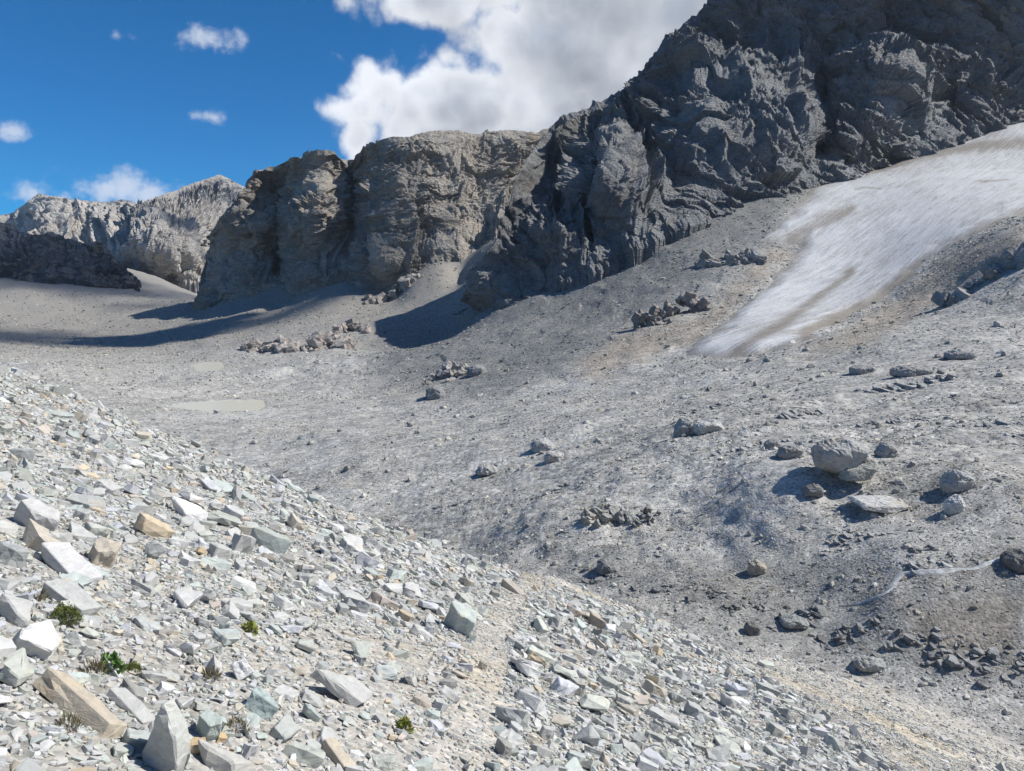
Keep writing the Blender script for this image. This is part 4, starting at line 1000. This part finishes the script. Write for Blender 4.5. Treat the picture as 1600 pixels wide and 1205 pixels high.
for i, (px, py, w, h, o_) in enumerate([(1180,700,110,8,'just left of the big boulder'),(1290,645,120,8,'behind the big boulder'),(1430,605,150,9,'under the row of dark flat rocks'),(1560,665,110,10,'at the right edge above the big boulder'),(1400,660,90,8,'right of and behind the big boulder'),(1100,640,90,7,'beyond the dark pointed boulder'),(900,760,80,8,'in the middle of the valley floor'),(720,790,80,9,'near the crest of the scree in the middle'),(1470,880,90,11,'on the bank just above the stream'),(1330,850,90,10,'on the bank below the big boulder')]):
    OUTC.append((px, py, w, h, 1.6, None, (.30, .305, .30), f'low grey bedrock rib {o_}', 0))
for i, (px, py, w, h, dep, D, col, lab, lean) in enumerate(OUTC): outcrop(px, py, w, h, dep, col, lab, 130 + i, (28 if px > 900 else -22) * (1 if h > 20 else .3), 12 + int(w / 6))

def scatter_valley(n=135000, smin=2.3, smax=15, ex=2.5, near_boost=0.35, rmax=560, rmin=24, e=-0.55, cap=2.4):
    u = rng.uniform(0, 1, n); r = (rmin ** e + u * (rmax ** e - rmin ** e)) ** (1 / e)
    a = rng.uniform(-R_(36), R_(36), n); x = r * np.sin(a); y = r * np.cos(a)
    z, near = height(x, y); px, py = proj(x, y, z)
    spx = np.minimum(smin * (1 - rng.uniform(0, 1, n)) ** (-1 / ex), smax)
    D = np.hypot(x, y); s = np.minimum(spx * D / F, cap); spx = s * F / D
    ice = sdpoly(px, py, GLACIER); p0 = np.stack([x, y, 0 * x], -1)
    cl = np.clip(0.55 + near_boost * (1 - sstep(r, 45, 110)) + 1.1 * fbm(p0 / 10, 3, 511) + 0.5 * fbm(p0 / 45, 2, 512), 0.08, 1.6)
    rocky = sstep(-dpoly(px, py, [(900,900),(1150,930),(1400,900),(1600,880)]), -55, -10)      # blocky bank of the stream
    cl = np.maximum(cl, rocky * 1.4)
    cl = np.where(ice > 6, cl * 0.03, np.where(ice > -14, np.maximum(cl, 0.9), cl))
    dead = np.zeros(n, bool)
    for L in LAKES: dead |= sdpoly(x, y, [tuple(q) for q in L['xy']]) > -1.0
    for (kx, ky, kr) in VKEEP: dead |= (np.hypot(x - kx, y - ky) < kr) & (spx > 7)
    dead |= (dpoly(px, py, STREAM) < 5) & (rng.uniform(0, 1, n) < 0.75)
    ok = (near < 0.4) & (px > -20) & (px < 1620) & (py < 1200) & ~dead & (rng.uniform(0, 1.5, n) < cl)
    x, y, z, s, spx, px, py = (q[ok] for q in (x, y, z, s, spx, px, py)); n = len(x)
    nrm = ground_normal(x, y, 1.0); rot = frames(nrm, rng, np.abs(rng.normal(0.1, 0.1, n)))
    pos = np.stack([x, y, z], -1) + nrm * (rng.uniform(-0.03, 0.12, n) * s)[:, None]
    gc = ground_colour(x, y, z, np.zeros(n)); col = GPAL[rng.choice(len(GPAL), n, p=GPALW)] * rng.uniform(.72, 1.3, n)[:, None] * (0.3 + 0.7 * gc / 0.335)
    return dict(pos=pos, rot=rot, size=s, col=col, spx=spx, px=px, py=py, var=np.zeros(n, int))
STREAM = [(1640,856),(1600,864),(1560,876),(1520,888),(1480,894),(1440,893),(1412,897),(1398,908),(1392,920),(1384,928),(1350,940),(1310,948)]
def valley_words(px, py):
    v = 'beyond the big boulder' if py < 640 else ('level with the big boulder' if py < 770 else ('on the stony bank' if py < 930 else 'in the muddy gully'))
    h = 'on the left' if px < 560 else ('in the middle' if px < 1000 else ('right of the middle' if px < 1300 else 'towards the right edge'))
    return f'{v}, {h}'
GN = ['grey', 'mid grey', 'light grey', 'brownish grey', 'greenish grey', 'pale grey']
VB = scatter_valley()
VS = cat(scatter_valley(270000, 1.7, 5, 2.4, 0.5, 1000), scatter_valley(110000, 1.8, 6, 2.2, 0.5, 1100, 230, 0.4, 3.4))
def finish_valley(n_ind=240):
    it = VB; inf = (it['px'] > 5) & (it['px'] < 1595); order = np.argsort(-it['spx'] * inf); ind, rest = order[:n_ind], order[n_ind:]
    recs = []
    for i in ind:
        k = int(rng.integers(len(VAR_RND))); ext = np.ptp(VAR_RND[k][0], axis=0); shape = 'flat' if ext[2] < .42 else 'rounded'
        recs.append(dict(i=i, k=k, px=it['px'][i], lab=f"{shape} {GN[nearest(it['col'][i], GPAL)]} stone {valley_words(it['px'][i], it['py'][i])}"))
    for r in add_ordinals(recs):
        i = r['i']; v, f = VAR_RND[r['k']]
        single('moraine_stone', v, f, it['pos'][i], it['rot'][i], it['size'][i], it['col'][i], M_stone2,
               label=r.get('out', r['lab']), category='stone', group='scattered stones of the valley moraine')
    r = sub(it, rest); small = r['spx'] < 6.5
    a, b = sub(r, ~small), sub(r, small); b = cat(b, VS)
    a['var'] = rng.integers(0, len(VAR_HI), len(a['size'])); b['var'] = rng.integers(0, len(VAR_HI), len(b['size']))
    stones_mass('moraine_rubble', a, VAR_HI, b, VAR_HI, M_stone2, M_stone2_i, kind='stuff', label='grey rubble strewn over the valley floor')
finish_valley()
print('stones', time.time() - T0)

# ---- meltwater stream
def build_stream():
    pts = np.array([ground_at(*p) for p in STREAM]); t = np.linspace(0, len(pts) - 1, 90); c = np.stack([np.interp(t, range(len(pts)), pts[:, k]) for k in range(3)], -1)
    for _ in range(6): c[1:-1] = (c[:-2] + 2 * c[1:-1] + c[2:]) / 4
    c[:, :2] += np.stack([vnoise(np.stack([t * .9, 0 * t, 0 * t], -1), 8), vnoise(np.stack([t * .9, 0 * t, 0 * t + 5], -1), 9)], -1) * 0.25
    d = np.gradient(c, axis=0); d[:, 2] = 0; d /= np.linalg.norm(d, axis=1)[:, None]; nn = np.stack([-d[:, 1], d[:, 0], 0 * d[:, 0]], -1)
    wd = (0.2 + 0.16 * vnoise(np.stack([t * 1.1, 0 * t + 3, 0 * t], -1), 12)) * sstep(-t, -t[-1], -t[-1] + 2.5)
    rows = []
    for k in (-1, -.5, 0, .5, 1):
        p = c + nn * (wd * k)[:, None]; z, _ = height(p[:, 0], p[:, 1]); p[:, 2] = z + 0.07 * (1 - .8 * k * k) + 0.0; rows.append(p)
    V = np.stack(rows, 0).reshape(-1, 3)
    m = bpy.data.materials.new('foaming_water'); m.use_nodes = True; nt = NT(m.node_tree); bs = nt.n['Principled BSDF']
    geo = nt.new('ShaderNodeNewGeometry'); n = nt.noise(geo.outputs['Position'], 3.5, 5, .6)
    nt.put(bs.inputs['Base Color'], nt.ramp(n, [(.35, (.30, .31, .30)), (.55, (.48, .49, .48)), (.72, (.68, .69, .69))])); bs.inputs['Roughness'].default_value = 0.25
    bp = nt.new('ShaderNodeBump'); bp.inputs['Strength'].default_value = .6; bp.inputs['Distance'].default_value = .1; nt.put(bp.inputs['Height'], n); nt.l.new(bp.outputs[0], bs.inputs['Normal'])
    link('stream', mesh_from('stream', V, grid_faces(5, len(t)), m, True), kind='structure', label='small white meltwater stream at the right')
build_stream()

# ------------------------------------------------------------------ plants
def leaf_material(name, a, b):
    m = bpy.data.materials.new(name); m.use_nodes = True; nt = NT(m.node_tree); bs = nt.n['Principled BSDF']
    geo = nt.new('ShaderNodeNewGeometry')
    nt.put(bs.inputs['Base Color'], nt.mix(geo.outputs['Random Per Island'], a, b)); bs.inputs['Roughness'].default_value = 0.6
    return m
M_moss = leaf_material('moss', (0.10, 0.135, 0.03), (0.20, 0.22, 0.06)); M_leaf = leaf_material('alpine_leaf', (0.06, 0.14, 0.03), (0.14, 0.25, 0.05)); M_dry = leaf_material('dry_tuft', (0.12, 0.105, 0.06), (0.20, 0.17, 0.09)); M_yel = leaf_material('yellow_leaf', (0.22, 0.26, 0.05), (0.32, 0.33, 0.08))
def plant(name, px, py, w, h, n, leaf, mat, label, cat_, seed, up=0.3, slim=0.45):
    q = ground_at(px, py); s = float(np.hypot(q[0], q[1])) / F; g = np.random.default_rng(seed)
    V, Fa = [], []
    for i in range(n):
        a = g.uniform(0, 6.283); e = math.acos(g.uniform(0.0, 1)); lump = 1 + .18 * math.sin(3 * a + seed) + .1 * math.sin(5 * a + e * 4)
        d = np.array([math.sin(e) * math.cos(a), math.sin(e) * math.sin(a), math.cos(e)])
        rr = g.uniform(.72, 1.0) * lump
        p = d * rr * np.array([w / 2, w / 2 * .85, h]) * s
        o = d + g.normal(0, .45, 3) + np.array([0, 0, up]); o /= np.linalg.norm(o); sd = np.cross(o, g.normal(0, 1, 3)); sd /= np.linalg.norm(sd); L = leaf * s * g.uniform(.7, 1.3)
        b = len(V); V += [p - sd * L * slim * .3, p + o * L * .45 + sd * L * slim * .5, p + o * L, p + o * L * .45 - sd * L * slim * .5]; Fa.append([b, b + 1, b + 2, b + 3])
    # earthy core under the leaves
    me = mesh_from(name, np.array(V), np.array(Fa), mat, False); o = link(name, me, label=label, category=cat_); o.location = q - np.array([0, 0, .006])
    return o
plant('moss_cushion', 100, 972, 38, 24, 2200, 3.4, M_moss, 'round green moss cushion below the long grey slab', 'moss', 1)
plant('leafy_plant', 172, 1050, 30, 24, 300, 7.5, M_leaf, 'bright green leafy plant in the fine gravel', 'plant', 2, slim=.7)
plant('moss_cushion', 207, 1050, 28, 13, 1200, 3.2, M_moss, 'small flat moss cushion right of the leafy plant', 'moss', 3)
plant('leafy_plant', 390, 988, 20, 14, 130, 7, M_yel, 'yellow green sprig among the stones above the white quartz', 'plant', 4, slim=.6)
for i, (px, py, w, h, lab) in enumerate([(105, 1140, 30, 18, 'dry brown grass tuft below the long tan beam'), (368, 1145, 36, 18, 'brown grass tuft beside the small orange stone'), (146, 1056, 30, 18, 'dry tuft just left of the leafy plant'), (330, 1062, 24, 12, 'dry tuft left of the white quartz lump'), (55, 940, 20, 12, 'dry tuft beside the long grey slab near the left edge')]):
    plant('grass_tuft', px, py, w, h, 170, 12, M_dry, lab, 'grass', 20 + i, up=1.2, slim=.12)
plant('moss_cushion', 632, 1140, 22, 16, 300, 7, M_yel, 'bright green tuft left of the path near the bottom', 'moss', 41)

# ------------------------------------------------------------------ clouds overhead (out of view) whose shade lies on the valley head
def cloud_overhead(px, py, D, rx, ry, seed, label, z=1000.0, dens=0.7):
    G = P(px, py, np.array(float(D))); c = G + sdir * ((z - G[2]) / sdir[2])
    n = 41; u = np.linspace(-1, 1, n); U, W = np.meshgrid(u, u); r = np.hypot(U, W).ravel()
    X = c[0] + U.ravel() * rx * 1.25; Y = c[1] + W.ravel() * ry * 1.25; p = np.stack([X, Y, 0 * X], -1)
    f = 1.25 - r * 1.4 + 0.6 * fbm(p / (0.7 * min(rx, ry)), 4, seed); a = sstep(f, -0.15, 1.25) * dens; h = np.clip(f, 0, 1) * 0.25 * min(rx, ry)
    top = np.stack([X, Y, z + h + 2], -1); bot = np.stack([X, Y, z - 0.2 * h], -1); gf = grid_faces(n, n)
    V = np.concatenate([top, bot]); Fa = np.concatenate([gf, gf[:, ::-1] + n * n]); al = np.concatenate([a, a])
    keep = (al[Fa] > 0.01).any(1); Fa = Fa[keep]
    link('cloud', mesh_from('cloud', V, Fa, M_cloud, True, {'dens': al}), kind='structure', label=label)
def cloud_material():
    m = bpy.data.materials.new('cloud'); m.use_nodes = True; nt = NT(m.node_tree); nt.n.clear()
    out = nt.new('ShaderNodeOutputMaterial'); at = nt.new('ShaderNodeAttribute', attribute_name='dens')
    tr = nt.new('ShaderNodeBsdfTransparent'); df = nt.new('ShaderNodeBsdfTranslucent'); df.inputs[0].default_value = (.9, .92, .95, 1)
    mx = nt.new('ShaderNodeMixShader'); nt.l.new(at.outputs['Fac'], mx.inputs[0]); nt.l.new(tr.outputs[0], mx.inputs[1]); nt.l.new(df.outputs[0], mx.inputs[2]); nt.l.new(mx.outputs[0], out.inputs[0])
    return m
M_cloud = cloud_material()
for i, a in enumerate([(40, 425, 1010, 360, 150), (-20, 525, 600, 150, 110), (375, 512, 640, 110, 60), (260, 385, 1540, 140, 110)]):
    cloud_overhead(*a, 700 + i, 'small fair weather cloud drifting above the frame')

# ------------------------------------------------------------------ thin mountain haze
def build_haze():
    bm = bmesh.new(); bmesh.ops.create_cube(bm, size=1.0); me = bpy.data.meshes.new('haze'); bm.to_mesh(me); bm.free()
    z0 = min(float(np.min(o.data.vertices[0].co.z)) for o in sc.objects if o.name == 'ground'); zs = np.empty(len(bpy.data.objects['ground'].data.vertices) * 3, np.float32)
    bpy.data.objects['ground'].data.vertices.foreach_get('co', zs); z0 = float(zs[2::3].min()) - 1.0
    z1 = 0
    for o in sc.objects:
        if o.type == 'MESH' and o.name.split('.')[0] in ('mountain', 'far_mountain', 'ground', 'cliff', 'dark_ridge', 'ridge'):
            a = np.empty(len(o.data.vertices) * 3, np.float32); o.data.vertices.foreach_get('co', a); z1 = max(z1, float(a[2::3].max())); z0 = min(z0, float(a[2::3].min()) - 1)
    z1 += 3
    o = link('haze', me, kind='stuff', label='thin blue mountain haze'); o.scale = (8000, 8000, z1 - z0); o.location = (0, 0, (z0 + z1) / 2)
    m = bpy.data.materials.new('haze'); m.use_nodes = True; nt = NT(m.node_tree); nt.n.clear()
    out = nt.new('ShaderNodeOutputMaterial'); pv = nt.new('ShaderNodeVolumePrincipled'); pv.inputs['Color'].default_value = (0.72, 0.84, 1.0, 1); pv.inputs['Density'].default_value = HAZE; pv.inputs['Anisotropy'].default_value = 0.2
    nt.l.new(pv.outputs[0], out.inputs['Volume']); me.materials.append(m)
    print('haze', z0, z1)
HAZE = 0.00004
build_haze()
print('DONE', time.time() - T0, sum(len(o.data.polygons) for o in sc.objects if o.type == 'MESH'))
